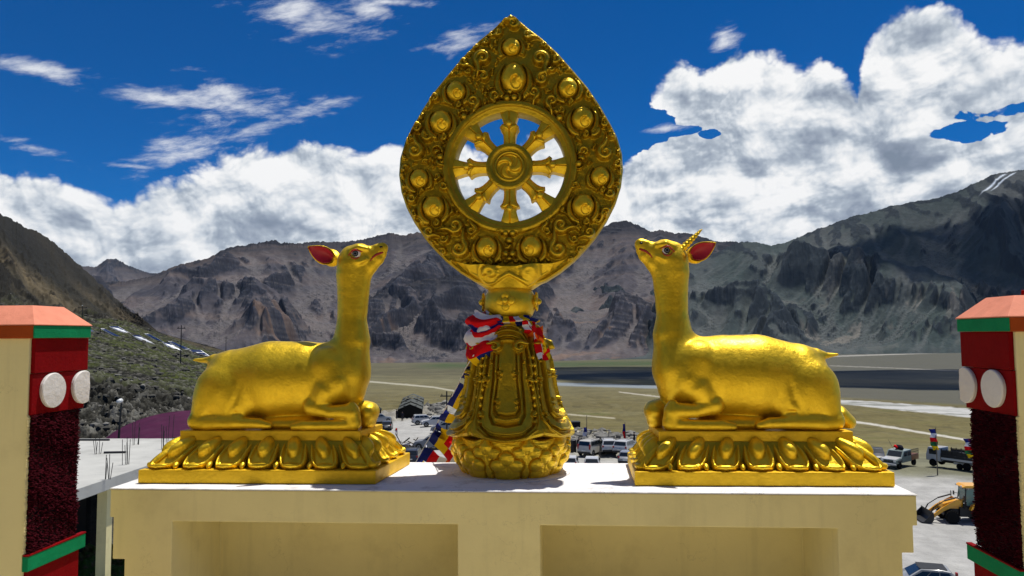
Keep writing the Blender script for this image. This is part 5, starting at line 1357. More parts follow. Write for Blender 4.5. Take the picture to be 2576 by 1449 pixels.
def rocks(name, pts, sizes, mats, seed=1, kind='stuff'):
    rs = np.random.RandomState(seed); V = []; F = []
    base = []
    bm = bmesh.new(); bmesh.ops.create_icosphere(bm, subdivisions=1, radius=1.0); bv = np.array([v.co[:] for v in bm.verts]); bf = np.array([[v.index for v in f.verts] for f in bm.faces]); bm.free()
    for k, (p, s_) in enumerate(zip(pts, sizes)):
        v = bv*(1+rs.uniform(-.28, .28, (len(bv), 1)))*np.array([1, rs.uniform(.6, 1.1), rs.uniform(.45, .8)])*s_; a = rs.uniform(0, 6.3); c_, s2 = math.cos(a), math.sin(a)
        v = np.stack([v[:, 0]*c_-v[:, 1]*s2, v[:, 0]*s2+v[:, 1]*c_, v[:, 2]], -1)+np.array(p); F.append(bf+len(bv)*k); V.append(v)
    return tag(mesh_np(name, np.concatenate(V), np.concatenate(F), mats, smooth=False), kind=kind)
def scatter():
    P, t, px = HILL; rs = np.random.RandomState(5); nu, nt = P.shape[:2]
    for nm, mt, n, s0, s1, ta, tb in (('boulders', 'stone', 1700, .22, .95, .06, .80), ('boulders', 'stone_pale', 450, .15, .55, .06, .85)):
        i = (nu*rs.uniform(.15, .80, n)).astype(int); tt = rs.uniform(ta, tb, n); j = (tt*nt).astype(int); pts = P[i, j]; sz = s0+(s1-s0)*rs.uniform(0, 1, n)**3
        sz = sz*np.where(tt > .4, 1.0, .8); rocks(nm, pts, sz, M[mt], seed=n)
    pts = []; sz = []
    for k in range(2600):
        a, b = rs.uniform(930, 1720), rs.uniform(985, 1118)
        if 1000 < a < 1075 and b > 985: continue
        if a < 1010 and b > 1010: continue
        if b > 1045-.0*(a-1000) and a < 1340: continue
        if a > 1340 and b < 1068+(a-1400)*.12: continue
        if a > 1130 and a < 1340: continue
        p = on_ground(a, b); pts.append(p); sz.append(.25+1.1*rs.uniform()**3)
    rocks('rubble', pts, sz, M['stone_pale'], 3)
scatter()

def car(px, py, head, kind, col, label, group='vehicles parked on the gravel', dz=0.0):
    """head: heading in degrees, 0 = nose pointing away from the camera, 90 = to the right"""
    p = on_ground(px, py) if py < 1190 else at_z(px, py, GZ)
    az = math.atan2(p[0]-CAM[0], p[1]); root = tag(empty('parked_car', (p[0], p[1], p[2]+.02), -az-R(head)), label, 'car', group)
    L, Wd, Hh, prof, win = {
        'hatch': (3.8, 1.66, 1.5, [(-1.9, .45), (-1.88, .80), (-1.72, .96), (-1.55, .98), (-1.30, 1.44), (-.9, 1.5), (.15, 1.48), (.85, 1.02), (1.55, .88), (1.85, .70), (1.9, .42)], [(-1.50, 1.0), (-1.22, 1.40), (.12, 1.41), (.72, 1.02)]),
        'suv': (4.3, 1.80, 1.68, [(-2.15, .50), (-2.14, .95), (-2.05, 1.10), (-1.80, 1.60), (-1.5, 1.68), (.25, 1.66), (.95, 1.14), (1.85, 1.02), (2.1, .82), (2.15, .48)], [(-1.92, 1.14), (-1.68, 1.56), (.20, 1.57), (.80, 1.13)]),
        'van': (4.6, 1.80, 1.84, [(-2.3, .45), (-2.29, 1.05), (-2.2, 1.20), (-2.05, 1.76), (-1.8, 1.84), (.55, 1.82), (1.35, 1.20), (2.05, 1.02), (2.25, .80), (2.3, .45)], [(-2.08, 1.18), (-1.92, 1.70), (.50, 1.71), (1.15, 1.18)])}[kind]
    # local: nose towards +Y
    def sect(hw, prof, mat, name, par, inset_top=.16, zb=None, z_w=1.0):
        m = MB(); n = len(prof); vs = []
        for sx in (-1, -.93, .93, 1):
            for (y, z) in prof:
                k = max(0, (z-z_w)/(Hh-z_w)); w = hw-inset_top*k
                vs.append((sx*w, y*(1 if abs(sx) < 1 else .985), z if abs(sx) < 1 else z-(.03 if z > .8 else 0)))
        fs = [(a*n+b, a*n+(b+1) % n, (a+1)*n+(b+1) % n, (a+1)*n+b) for a in range(3) for b in range(n)]+[tuple(range(n)), tuple(3*n+k for k in range(n))]
        m.add(vs, fs); return m.build(name, mat, par, smooth=True, auto=.55)
    body = sect(Wd/2, prof+[(L/2-.3, .30), (-L/2+.3, .30)], M[col], 'body', root)
    # windows on each side, windscreen and rear window, laid just proud of the shell
    def wpt(y, z): k = max(0, (z-1.0)/(Hh-1.0)); return Wd/2-.16*k
    for sx in (-1, 1):
        ys = [win[0][0]+.05, (win[0][0]+win[3][0])/2-.35, (win[0][0]+win[3][0])/2+.25]; segs = [(0.02, .34), (.37, .66), (.69, .98)]
        for (a, b) in segs:
            q = []
            for f, top in ((a, 0), (b, 0), (b, 1), (a, 1)):
                y = (win[1][0]+(win[2][0]-win[1][0])*f) if top else (win[0][0]+.05+(win[3][0]-win[0][0]-.1)*f); z = (win[1][1]-.03 if top else win[0][1]+.05); q.append((sx*(wpt(y, z)+.012), y, z))
            m = MB(); q2 = [(x-sx*.03, y, z) for x, y, z in q]; m.add(q+q2, [(0, 1, 2, 3), (4, 5, 6, 7), (0, 1, 5, 4), (1, 2, 6, 5), (2, 3, 7, 6), (3, 0, 4, 7)]); m.build('side_window', M['glass_dark'], root)
    def screen(p0, p1, nm):
        (y0, z0), (y1, z1) = p0, p1; s_ = 1 if y0 > y1 else -1; n = Vector((0, (z1-z0)*-1*(-s_) if False else s_*abs(z1-z0), abs(y1-y0))).normalized()*.018
        m = MB(); a, b = .12, .88; q = []
        for f, w in ((a, .86), (b, .84)):
            y = y0+(y1-y0)*f; z = z0+(z1-z0)*f
            for sx in (-1, 1): q.append((sx*wpt(y, z)*w, y+n.y, z+n.z))
        q = [q[0], q[1], q[3], q[2]]; q2 = [(x, y-n.y*1.5, z-n.z*1.5) for x, y, z in q]
        m.add(q+q2, [(0, 1, 2, 3), (4, 5, 6, 7), (0, 1, 5, 4), (1, 2, 6, 5), (2, 3, 7, 6), (3, 0, 4, 7)]); m.build(nm, M['glass_dark'], root)
    fi = {'hatch': (7, 6), 'suv': (6, 5), 'van': (6, 5)}[kind]; ri = {'hatch': (3, 4), 'suv': (2, 3), 'van': (2, 3)}[kind]
    screen(prof[fi[0]], prof[fi[1]], 'windscreen'); screen(prof[ri[0]], prof[ri[1]], 'rear_window')
    R_ = {'hatch': .30, 'suv': .36, 'van': .33}[kind]; ax_ = L/2-.78
    for sx in (-1, 1):
        for sy in (-1, 1):
            m = MB(); o = sx*(Wd/2-.11); m.lathe([(R_*.62, o-.10), (R_, o-.09), (R_*1.03, o), (R_, o+.11*1), (R_*.62, o+.12)], 20, 'X', (0, sy*ax_, R_)); w = m.build('wheel', M['tyre'], root, smooth=True, auto=.6)
            m = MB(); m.lathe([(R_*.60, o+sx*.115), (R_*.5, o+sx*.125), (.02, o+sx*.118)], 14, 'X', (0, sy*ax_, R_)); m.build('rim', M['hub'], w, smooth=True)
            m = MB(); m.lathe([(R_*1.2, sx*(Wd/2-.02)), (R_*1.2, sx*(Wd/2+.012))], 20, 'X', (0, sy*ax_, R_+.02)); m.build('wheel_arch', M['steel'], root)
        yf = L/2-.13; zf = prof[-2][1] if kind != 'hatch' else .70
        m = MB(); m.box(*sorted((sx*(Wd/2-.50), sx*(Wd/2-.10))), yf, yf+.12, zf-.10, zf+.04); m.build('headlight', M['lamp_clear'], root, bevel=.02)
        m = MB(); m.box(*sorted((sx*(Wd/2-.22), sx*(Wd/2-.03))), -L/2-.015, -L/2+.12, .85, 1.06 if kind != 'van' else 1.4); m.build('taillight', M['lamp_red'], root, bevel=.015)
    for sy in (-1, 1):
        m = MB(); a, b = sorted((sy*(L/2-.12), sy*(L/2+.03))); m.box(-Wd/2+.06, Wd/2-.06, a, b, .32, .56); m.build('bumper', M['steel'], root, bevel=.03)
    m = MB(); m.box(-.26, .26, -L/2-.045, -L/2-.03, .62, .74); m.build('number_plate', M['lamp_clear'], root)
    if kind != 'hatch':
        for sx in (-1, 1):
            m = MB(); m.tube([(sx*.6, -1.6, Hh+.03), (sx*.6, -1.5, Hh+.07), (sx*.6, .1, Hh+.06), (sx*.6, .2, Hh+.02)], .02, 6); m.build('roof_rail', M['steel'], root)
    if kind == 'hatch' and col == 'car_silver' and dz:
        m = MB(); m.box(-.60, .60, -1.15, .25, 1.50, 1.515); m.build('roof_panel', M['steel'], root, bevel=.006)
    return root
car(974, 1081, 5, 'hatch', 'car_dark', 'dark hatchback seen from behind beside the gold knee of the left deer')
car(953, 1064, 60, 'suv', 'car_silver', 'silver estate car parked behind the dark hatchback, near the green tent')
car(1068, 1067, 80, 'suv', 'car_white', 'white car standing side-on right of the long dark tent, tail towards it')
car(1092, 1072, -95, 'suv', 'car_white', 'white car overlapping the white one beside the long dark tent, its nose towards it')
car(1120, 1088, -85, 'suv', 'car_silver', 'silver car half hidden by the upper flags of the prayer flag string')
car(1083, 1129, -80, 'suv', 'car_silver', 'grey car parked side-on behind the lower flags of the prayer flag string')
car(1040, 1163, 10, 'suv', 'car_dark', 'black car peeking over the pedestal edge right of the left plinth')
car(1490, 1142, 26, 'van', 'car_cream', 'cream white people carrier seen from behind beside two standing people')
car(1529, 1137, -6, 'suv', 'car_white', 'white car seen from behind next to the cream white people carrier')
car(1576, 1140, 22, 'suv', 'car_white', 'large white off-road car just left of the right lotus plinth')
car(1580, 1166, 10, 'hatch', 'car_silver', 'silver car mostly hidden by the left corner of the right lotus plinth')
car(1435, 1181, 4, 'hatch', 'car_white', 'white car roof over the pedestal edge just right of the wheel stand')
car(1490, 1183, 2, 'hatch', 'car_white', 'white car roof over the pedestal edge, second from the wheel stand')
car(1148, 1172, 0, 'hatch', 'car_dark', 'dark car behind the pedestal between the flags and the lotus bowl')
car(2205, 1160, 178, 'hatch', 'car_dark', 'dark blue car facing the camera at the far edge of the gravel yard')
car(2322, 1492, -100, 'hatch', 'car_silver', 'silver hatchback with a black roof panel at the bottom right beside the pedestal', dz=1)

def wheel_at(root, x, y, r, w, rimcol='hub', lug=False):
    m = MB(); m.lathe([(r*.55, x-w/2), (r*.95, x-w/2), (r, x-w*.3), (r, x+w*.3), (r*.95, x+w/2), (r*.55, x+w/2)], 28, 'X', (0, y, r))
    if lug:
        for k in range(18):
            a = k*2*math.pi/18; c = Vector((0, math.cos(a), math.sin(a))); m.box(-w*.5, w*.5, -.045, .045, -.03, .05, rot=Matrix.Rotation(a-math.pi/2, 3, 'X'), org=Vector((x, y, r))+c*r)
    w_ = m.build('wheel', M['tyre'], root, smooth=True, auto=.5)
    for sx in (-1, 1):
        m = MB(); m.lathe([(r*.56, x+sx*w*.42), (r*.5, x+sx*w*.30), (r*.25, x+sx*w*.34), (.03, x+sx*w*.40)], 20, 'X', (0, y, r)); m.build('rim', M[rimcol], w_, smooth=True)
def place(name, px, py, head, label, cat, group=None, z=None):
    p = at_z(px, py, GZ) if z is None else z; az = math.atan2(p[0]-CAM[0], p[1]); return tag(empty(name, (p[0], p[1], p[2]+.02), -az-R(head)), label, cat, group)
def part(root, name, mat, f, **kw): m = MB(); f(m); return m.build(name, M[mat] if isinstance(mat, str) else mat, root, **kw)
def build_jeep():
    r = place('pickup_truck', 2262, 1173, 205, 'pale green off-road pickup with luggage on its roof and a rust red cargo bed', 'pickup')
    P_ = [(-.5, .55), (2.35, .55), (2.4, .95), (1.15, 1.12), (.62, 1.78), (-1.05, 1.82), (-1.1, .55)]
    part(r, 'body', 'car_green', lambda m: m.prism([(y, z) for y, z in P_], -.86, .86, 'X'), bevel=.04, seg=2)
    part(r, 'bonnet_top', 'car_white', lambda m: m.add([(-.78, 1.16, 1.13), (.78, 1.16, 1.13), (.78, 2.36, .98), (-.78, 2.36, .98), (-.78, 1.16, 1.16), (.78, 1.16, 1.16), (.78, 2.36, 1.01), (-.78, 2.36, 1.01)], [(0, 1, 2, 3), (4, 5, 6, 7), (0, 1, 5, 4), (1, 2, 6, 5), (2, 3, 7, 6), (3, 0, 4, 7)]))
    part(r, 'windscreen', 'glass_dark', lambda m: m.add([(-.74, 1.10, 1.18), (.74, 1.10, 1.18), (.70, .70, 1.70), (-.70, .70, 1.70), (-.74, 1.14, 1.20), (.74, 1.14, 1.20), (.70, .74, 1.72), (-.70, .74, 1.72)], [(0, 1, 2, 3), (4, 5, 6, 7), (0, 1, 5, 4), (1, 2, 6, 5), (2, 3, 7, 6), (3, 0, 4, 7)]))
    for sx in (-1, 1):
        for a, b in ((-.98, -.2), (-.1, .62)): part(r, 'side_window', 'glass_dark', lambda m: m.box(*sorted((sx*.85, sx*.875)), a, b, 1.2, 1.66))
        part(r, 'headlight', 'lamp_clear', lambda m: m.box(*sorted((sx*.52, sx*.80)), 2.36, 2.43, .74, .93), bevel=.02)
        part(r, 'mudguard', 'steel', lambda m: m.box(*sorted((sx*.80, sx*.93)), 1.15, 2.1, .72, .86), bevel=.02)
        for y in (1.62, -1.75): wheel_at(r, sx*.76, y, .37, .24)
    part(r, 'grille', 'steel', lambda m: [m.box(-.5+k*.15, -.42+k*.15, 2.38, 2.43, .68, .92) for k in range(7)] and None)
    part(r, 'bumper', 'car_white', lambda m: m.box(-.86, .86, 2.38, 2.56, .40, .60), bevel=.03)
    part(r, 'cargo_bed', 'cargo_rust', lambda m: (m.box(-.88, .88, -2.75, -1.13, .62, 1.22)), bevel=.02)
    def cage(m):
        for k in range(7):
            y = -2.72+k*.26
            for sx in (-1, 1): m.box(sx*.86-.02, sx*.86+.02, y-.02, y+.02, 1.22, 1.78)
        for sx in (-1, 1): m.box(sx*.86-.025, sx*.86+.025, -2.74, -1.14, 1.76, 1.80); m.box(sx*.86-.025, sx*.86+.025, -2.74, -1.14, 1.48, 1.52)
    part(r, 'cargo_cage', 'steel', cage)
    o = place('luggage_bundle', 2262, 1173, 205, 'dark bundle of luggage with a red cloth strapped on the roof of the pickup', 'luggage'); o.location.z += 1.84
    part(o, 'bundle', 'dark_cloth', lambda m: m.tube([(-.5, .2, .12), (-.2, -.1, .2), (.2, -.2, .2), (.5, -.5, .12)], [.16, .26, .26, .14], 10), smooth=True)
    part(o, 'red_cloth', 'cloth_red', lambda m: m.tube([(.0, .3, .2), (.3, .1, .30), (.5, -.1, .2)], [.1, .16, .1], 8), smooth=True)
    part(o, 'strap', 'steel', lambda m: m.tube([(.3, .5, .0), (.8, .1, .5), (1.1, -.1, .9)], .02, 5))
build_jeep()
def build_truck(px, py, head, small, label):
    r = place('cargo_truck', px, py, head, label, 'truck', 'trucks by the flags'); h = .8 if small else 1.0
    L = 3.2*h
    part(r, 'chassis', 'steel', lambda m: m.box(-.4, .4, -3.0*h, 2.1*h, .50, .66))
    def bed(m):
        m.box(-1.0*h, 1.0*h, -3.2*h, .55*h, .78*h, .86*h); m.box(-1.0*h, -.95*h, -3.2*h, .55*h, .86*h, 1.35*h); m.box(.95*h, 1.0*h, -3.2*h, .55*h, .86*h, 1.35*h); m.box(-.95*h, .95*h, -3.2*h, -3.14*h, .86*h, 1.35*h); m.box(-.95*h, .95*h, .49*h, .55*h, .86*h, 1.5*h)
    part(r, 'cargo_bed', 'car_white' if small else 'steel', bed)
    def rails(m):
        for sx in (-1, 1):
            m.box(sx*.985*h-.03, sx*.985*h+.03, -3.19*h, .54*h, 1.86*h, 1.92*h)
            for k in range(8): y = -3.15*h+k*.51*h; m.box(sx*.985*h-.03, sx*.985*h+.03, y-.03, y+.03, 1.35*h, 2.02*h)
        for x in (-.985*h, 0, .985*h): m.box(x-.03, x+.03, -3.2*h, -3.15*h, 1.35*h, 1.95*h)
        m.box(-1.0*h, 1.0*h, -3.2*h, -3.15*h, 1.87*h, 1.93*h)
        if not small: m.box(-.97*h, -.95*h, -3.1*h, .5*h, 1.36*h, 1.84*h); m.box(.95*h, .97*h, -3.1*h, .5*h, 1.36*h, 1.84*h)
    part(r, 'side_rails', 'car_white' if small else 'steel', rails)
    part(r, 'side_board', 'car_white', lambda m: [m.box(*sorted((sx*1.002*h, sx*1.03*h)), -3.1*h, .5*h, .88*h, 1.10*h) for sx in (-1, 1)] and None)
    part(r, 'cab', 'car_white', lambda m: m.prism([(.62*h, .6*h), (2.2*h, .6*h), (2.2*h, 1.25*h), (1.95*h, 2.05*h), (.68*h, 2.08*h)], -.88*h, .88*h, 'X'), bevel=.05, seg=2)
    part(r, 'windscreen', 'glass_dark', lambda m: m.add([(-.78*h, 2.215*h, 1.3*h), (.78*h, 2.215*h, 1.3*h), (.74*h, 2.00*h, 1.95*h), (-.74*h, 2.00*h, 1.95*h)], [(0, 1, 2, 3)]))
    for sx in (-1, 1):
        part(r, 'side_window', 'glass_dark', lambda m: m.box(*sorted((sx*.87*h, sx*.895*h)), .95*h, 1.85*h, 1.3*h, 1.85*h))
        part(r, 'taillight', 'lamp_red', lambda m: m.box(*sorted((sx*.7*h, sx*.95*h)), -3.25*h, -3.21*h, .62*h, .78*h))
        for y in (1.45*h, -2.05*h): wheel_at(r, sx*.84*h, y, .40*h, .26)
build_truck(2393, 1176, -62, False, 'dark-bedded cargo truck with a white side board under the tall prayer flag')
build_truck(2452, 1184, -70, True, 'small white cargo truck half hidden behind the right pillar')

def build_backhoe():
    # local +Y is forward (bucket end); the machine points left in the picture
    r = place('backhoe_loader', 2440, 1312, -112, 'yellow backhoe loader with a black front bucket on the gravel at right', 'backhoe loader')
    sc = 1.0
    for sx in (-1, 1):
        wheel_at(r, sx*.88, 1.55, .46, .32, 'yellow', True); wheel_at(r, sx*.90, -.72, .74, .46, 'yellow', True)
        part(r, 'mudguard', 'yellow', lambda m: m.prism([(-1.55, .95), (-1.5, 1.20), (-1.1, 1.62), (-.3, 1.66), (.15, 1.40), (.35, 1.05), (.25, 1.02), (.05, 1.33), (-.35, 1.55), (-1.05, 1.52), (-1.42, 1.15)], *sorted((sx*.70, sx*1.12)), 'X'))
        part(r, 'loader_arm', 'yellow', lambda m: m.prism([(.75, 1.62), (1.0, 1.78), (2.2, 1.10), (2.9, .52), (3.05, .38), (2.85, .28), (2.05, .85), (.8, 1.42)], *sorted((sx*.52, sx*.66)), 'X'), bevel=.02)
        part(r, 'hydraulic_ram', 'steel', lambda m: (m.tube([(sx*.59, 1.1, 1.9), (sx*.59, 2.0, 1.62)], .06, 8), m.tube([(sx*.59, 2.0, 1.62), (sx*.59, 2.75, 1.12)], .035, 8), m.tube([(sx*.59, 2.75, 1.12), (sx*.59, 3.02, .62)], .05, 8)))
    part(r, 'chassis', 'steel', lambda m: (m.box(-.42, .42, -1.6, 2.0, .50, 1.02), m.box(-.6, .6, -.2, .9, .45, 1.15), m.box(-.75, .75, 1.45, 1.65, .42, .52)))
    part(r, 'bonnet', 'yellow', lambda m: m.prism([(.62, 1.0), (.62, 1.70), (1.1, 1.66), (2.0, 1.38), (2.12, 1.1), (2.12, .95)], -.42, .42, 'X'), bevel=.05, seg=2)
    part(r, 'exhaust', 'steel', lambda m: m.tube([(.32, 1.15, 1.6), (.32, 1.15, 2.25)], .035, 8))
    # cab
    def posts(m):
        for sx in (-1, 1):
            m.tube([(sx*.66, .60, 1.15), (sx*.62, .42, 2.62)], .045, 6); m.tube([(sx*.66, -.20, 1.15), (sx*.62, -.18, 2.62)], .035, 6); m.tube([(sx*.66, -1.25, 1.45), (sx*.60, -1.02, 2.62)], .045, 6); m.tube([(sx*.66, .62, 1.2), (sx*.66, -1.28, 1.5)], .04, 6)
        m.box(-.66, .66, -1.2, .6, 1.02, 1.2); m.box(-.60, .60, .38, .44, 2.56, 2.64); m.box(-.60, .60, -1.06, -1.0, 2.56, 2.64)
    part(r, 'cab_frame', 'steel', posts)
    part(r, 'cab_roof', 'yellow', lambda m: m.prism([(.66, 2.64), (.70, 2.70), (.45, 2.82), (-.9, 2.84), (-1.2, 2.74), (-1.2, 2.64)], -.74, .74, 'X'), bevel=.04, seg=2)
    mg = bpy.data.materials.get('cab_glass')
    if mg is None:
        mg, g, b = newmat('cab_glass'); g.put(b.inputs['Base Color'], (.16, .30, .25, 1)); g.put(b.inputs['Roughness'], .08); g.put(b.inputs['Alpha'], .65)
    for sx in (-1, 1):
        part(r, 'door_glass', mg, lambda m: m.box(*sorted((sx*.635, sx*.645)), -.14, .44, 1.3, 2.5)); part(r, 'side_glass', mg, lambda m: m.box(*sorted((sx*.635, sx*.645)), -1.0, -.24, 1.55, 2.5))
        part(r, 'work_lamp', 'lamp_clear', lambda m: m.lathe([(.02, .0), (.08, .01), (.08, .06), (.02, .08)], 12, 'Y', (sx*.48, .68, 2.72)))
        part(r, 'mirror', 'steel', lambda m: (m.tube([(sx*.62, .52, 2.0), (sx*.95, .70, 2.0)], .02, 5), m.box(*sorted((sx*.88, sx*1.04)), .68, .74, 1.82, 2.12)))
    part(r, 'windscreen', mg, lambda m: m.box(-.58, .58, .50, .51, 1.75, 2.5))
    part(r, 'seat', 'dark_cloth', lambda m: (m.box(-.25, .25, -.6, -.15, 1.35, 1.48), m.box(-.25, .25, -.68, -.58, 1.45, 2.1)), bevel=.03)
    # bucket: curved open scoop with teeth
    def bucket(m):
        pr = [(3.05, .85), (2.98, .55), (3.0, .28), (3.15, .08), (3.75, .04)]; n = len(pr); vs = []
        for x in (-1.12, 1.12):
            for y, z in pr: vs.append((x, y, z))
            for y, z in pr: vs.append((x, y+.045, z+.045))
        k = 2*n; fs = []
        for a in range(n-1): fs += [(a, a+1, k+a+1, k+a), (n+a, n+a+1, k+n+a+1, k+n+a)]
        fs += [(0, n, k+n, k), (n-1, 2*n-1, k+2*n-1, k+n-1)]
        m.add(vs, fs)
        for sx in (-1.12, 1.12): m.prism([(3.0, .85), (2.94, .55), (2.98, .25), (3.12, .04), (3.76, .02), (3.35, .50)], sx-.02, sx+.02, 'X')
    part(r, 'front_bucket', 'steel', bucket)
    for k in range(10): part(r, 'bucket_tooth', 'steel', lambda m: m.box(-1.08+k*.24, -1.0+k*.24, 3.74, 3.92, .02, .07))
    part(r, 'rear_boom', 'yellow', lambda m: (m.tube([(0, -1.6, .9), (0, -2.2, 2.3), (0, -2.0, 2.9)], [.16, .16, .12], 6), m.tube([(0, -2.0, 2.9), (0, -2.9, 2.0), (0, -2.8, 1.0)], [.12, .12, .09], 6)))
    part(r, 'stabiliser', 'steel', lambda m: [m.tube([(sx*.6, -1.65, .9), (sx*1.2, -1.75, .9), (sx*1.25, -1.75, .35)], .08, 6) for sx in (-1, 1)] and None)
build_backhoe()

# ------------------------------------------------------------------ tents, shed, poles, flags, people
def tent(name, c0, c1, wid, hw, hr, segs, label, z=None):
    """long gabled canvas tent from ground point c0 (near) to c1 (far)"""
    a, b = Vector(c0), Vector(c1); d = (b-a); L = d.length; ang = math.atan2(d.y, d.x)-math.pi/2
    r = tag(empty(name, a, ang), label, 'tent', 'dark canvas tents on the gravel')
    W_ = wid/2
    def canv(m):
        for k in range(segs):
            y0, y1 = L*k/segs, L*(k+1)/segs-.12; dz = .12*math.sin(k*2.1); 
            m.add([(-W_, y0, hw+dz), (0, y0, hr+dz), (W_, y0, hw+dz), (-W_, y1, hw+dz-.05), (0, y1, hr+dz-.1), (W_, y1, hw+dz-.05), (-W_, (y0+y1)/2, hw+dz-.14), (0, (y0+y1)/2, hr+dz-.16), (W_, (y0+y1)/2, hw+dz-.14),
                   (-W_-.1, y0, hw+dz-.35), (W_+.1, y0, hw+dz-.35), (-W_-.1, y1, hw+dz-.35), (W_+.1, y1, hw+dz-.35)],
                  [(0, 1, 7, 6), (6, 7, 4, 3), (1, 2, 8, 7), (7, 8, 5, 4), (0, 9, 11, 3), (2, 10, 12, 5)])
    part(r, 'canvas_roof', 'canvas', canv)
    part(r, 'wall', 'interior', lambda m: (m.box(-W_+.02, W_-.02, .1, L-.1, 0, hw-.10)))
    part(r, 'gable', 'interior', lambda m: m.prism([(-W_+.02, hw-.1), (W_-.02, hw-.1), (0, hr-.15)], .1, .2, 'Y'))
    part(r, 'roof_vent', 'steel', lambda m: [m.box(sx*W_*.45-.22, sx*W_*.45+.22, L*k/segs+.8, L*k/segs+1.3, (hw+hr)/2-.02, (hw+hr)/2+.12) for k in range(segs) for sx in (-1, 1)] and None)
    return r
tent('long_tent', on_ground(1031, 1051), np.array([*at_r(1040, 990, 171)[:2], on_ground(1031, 1051)[2]+.2]), 4.7, 1.6, 2.6, 5, 'long black and grey canvas tent with vents, right of the left deer')
g0 = on_ground(944, 1048); g1 = at_r(938, 1000, 150); tent('long_tent', g0+np.array([-1.5, 3, 0]), np.array([g1[0]-1.5, g1[1], g0[2]-.5]), 6.0, 1.5, 2.4, 4, 'grey green canvas tent peeping out behind the neck base of the left deer')
def box_thing(name, px, py, w, d, h, mat, label, cat, parts=()):
    p = on_ground(px, py); r = tag(empty(name, p, .2), label, cat); part(r, 'body', mat, lambda m: m.box(-w/2, w/2, -d/2, d/2, 0, h), bevel=.05)
    part(r, 'lid', 'steel', lambda m: m.box(-w/2-.08, w/2+.08, -d/2-.08, d/2+.08, h+.003, h+.09)); return r
box_thing('shed', 1441, 1078, 3.4, 2.5, 1.7, 'dark_cloth', 'dark maroon shed on the rubble right of the wheel stand', 'shed')
def barrel():
    p = on_ground(1441, 1137); r = tag(empty('barrel', p), 'black barrel standing left of the two people by the people carrier', 'barrel')
    part(r, 'drum', 'steel', lambda m: m.lathe([(.42, 0), (.45, .02), (.45, .5), (.47, .52), (.45, .55), (.45, .98), (.47, 1.0), (.45, 1.03), (.45, 1.45), (.40, 1.48)], 20), smooth=True, auto=.5)
barrel()
M['robe'] = plain('maroon_robe', (.14, .008, .012), .85)
def person(px, py, top, legs, label, turn=0, pose=0):
    p = on_ground(px, py); az = math.atan2(p[0]-CAM[0], p[1])
    r = tag(empty('person', p, -az+R(turn)), label, 'person', 'people standing in the yard')
    d = SDF((-.45, -.35, -.02), (.45, .35, 1.80), .024); a = pose
    d.chain([(0, 0, .95), (0, 0, 1.15), (0, .01, 1.38)], [.135, .13, .15], .05, (1.15, .75, 1)); d.chain([(-.13, 0, 1.40), (.13, 0, 1.40)], [.07, .07], .05); d.chain([(0, .0, 1.42), (0, .02, 1.54)], [.055, .05], .03)
    d.chain([(0, .03, 1.61), (0, .03, 1.67)], [.088, .092], .02, (.85, 1, 1.1))
    for s in (-1, 1):
        d.chain([(s*.09, 0, .92), (s*.11, .03+.03*s*a, .50), (s*.12, -.01+.04*s*a, .08)], [.095, .068, .045], .03); d.chain([(s*.12, -.01+.04*s*a, .05), (s*.13, .13+.04*s*a, .035)], [.045, .035], .02)
        if a and s > 0: d.chain([(s*.20, 0, 1.38), (s*.27, .03, 1.12), (s*.12, .20, 1.10)], [.055, .045, .032], .03); d.chain([(s*.12, .20, 1.10), (s*.05, .24, 1.11)], [.032, .025], .01)
        else: d.chain([(s*.20, 0, 1.38), (s*.26, -.01, 1.10), (s*.25, .05, .86)], [.055, .045, .032], .03); d.chain([(s*.25, .05, .84), (s*.245, .07, .76)], [.033, .022], .01)
    V, F = d.mesh(); mesh_np('body', V, F, M['skin'], r)
    # clothing shells follow the body
    nrm = None
    def shell(nm, mat, sel, off):
        c = V.copy(); ctr = np.stack([V[:, 0]*.0, V[:, 1]*.0, V[:, 2]], -1)
        fc = V[F].mean(1); keep = sel(fc); me_f = F[keep]
        e1 = V[F[:, 1]]-V[F[:, 0]]; e2 = V[F[:, 3]]-V[F[:, 0]]; fn = np.cross(e1, e2); vn = np.zeros_like(V)
        for k in range(4): np.add.at(vn, F[:, k], fn)
        vn /= (np.linalg.norm(vn, axis=1, keepdims=True)+1e-9); s_ = 1 if ((V-[0, 0, .9])*vn).sum() > 0 else -1
        used = np.unique(me_f); mp2 = -np.ones(len(V), int); mp2[used] = np.arange(len(used)); mesh_np(nm, V[used]+vn[used]*off*s_, mp2[me_f], mat, r)
    shell('jacket', top, lambda c: (c[:, 2] > .82) & (c[:, 2] < 1.47) & ~((np.abs(c[:, 0]) > .2) & (c[:, 2] < .86)), .022)
    shell('trousers', legs, lambda c: (c[:, 2] > .07) & (c[:, 2] < .95) & (np.abs(c[:, 0]) < .225), .016)
    shell('hair', M['eye_black'], lambda c: (c[:, 2] > 1.66) | ((c[:, 2] > 1.58) & (c[:, 1] < .02)), .012)
person(1457, 1136, M['dark_cloth'], M['dark_cloth'], 'person in dark clothes standing next to the black barrel', 20, 1)
person(1462, 1138, M['robe'], M['robe'], 'person in a maroon robe standing behind the people carrier', -30, 0)
person(1431, 1125, M['dark_cloth'], M['dark_cloth'], 'person in black standing closest to the gold wheel stand', 60, 0)
person(998, 1053, M['dark_cloth'], M['dark_cloth'], 'person in dark clothes at the left corner of the long tent', 120, 0)
person(1012, 1059, M['dark_cloth'], M['steel'], 'person in dark clothes in front of the long black tent', 200, 1)
person(1596, 1120, M['dark_cloth'], M['dark_cloth'], 'person in black beside the large white off-road car', 90, 0)

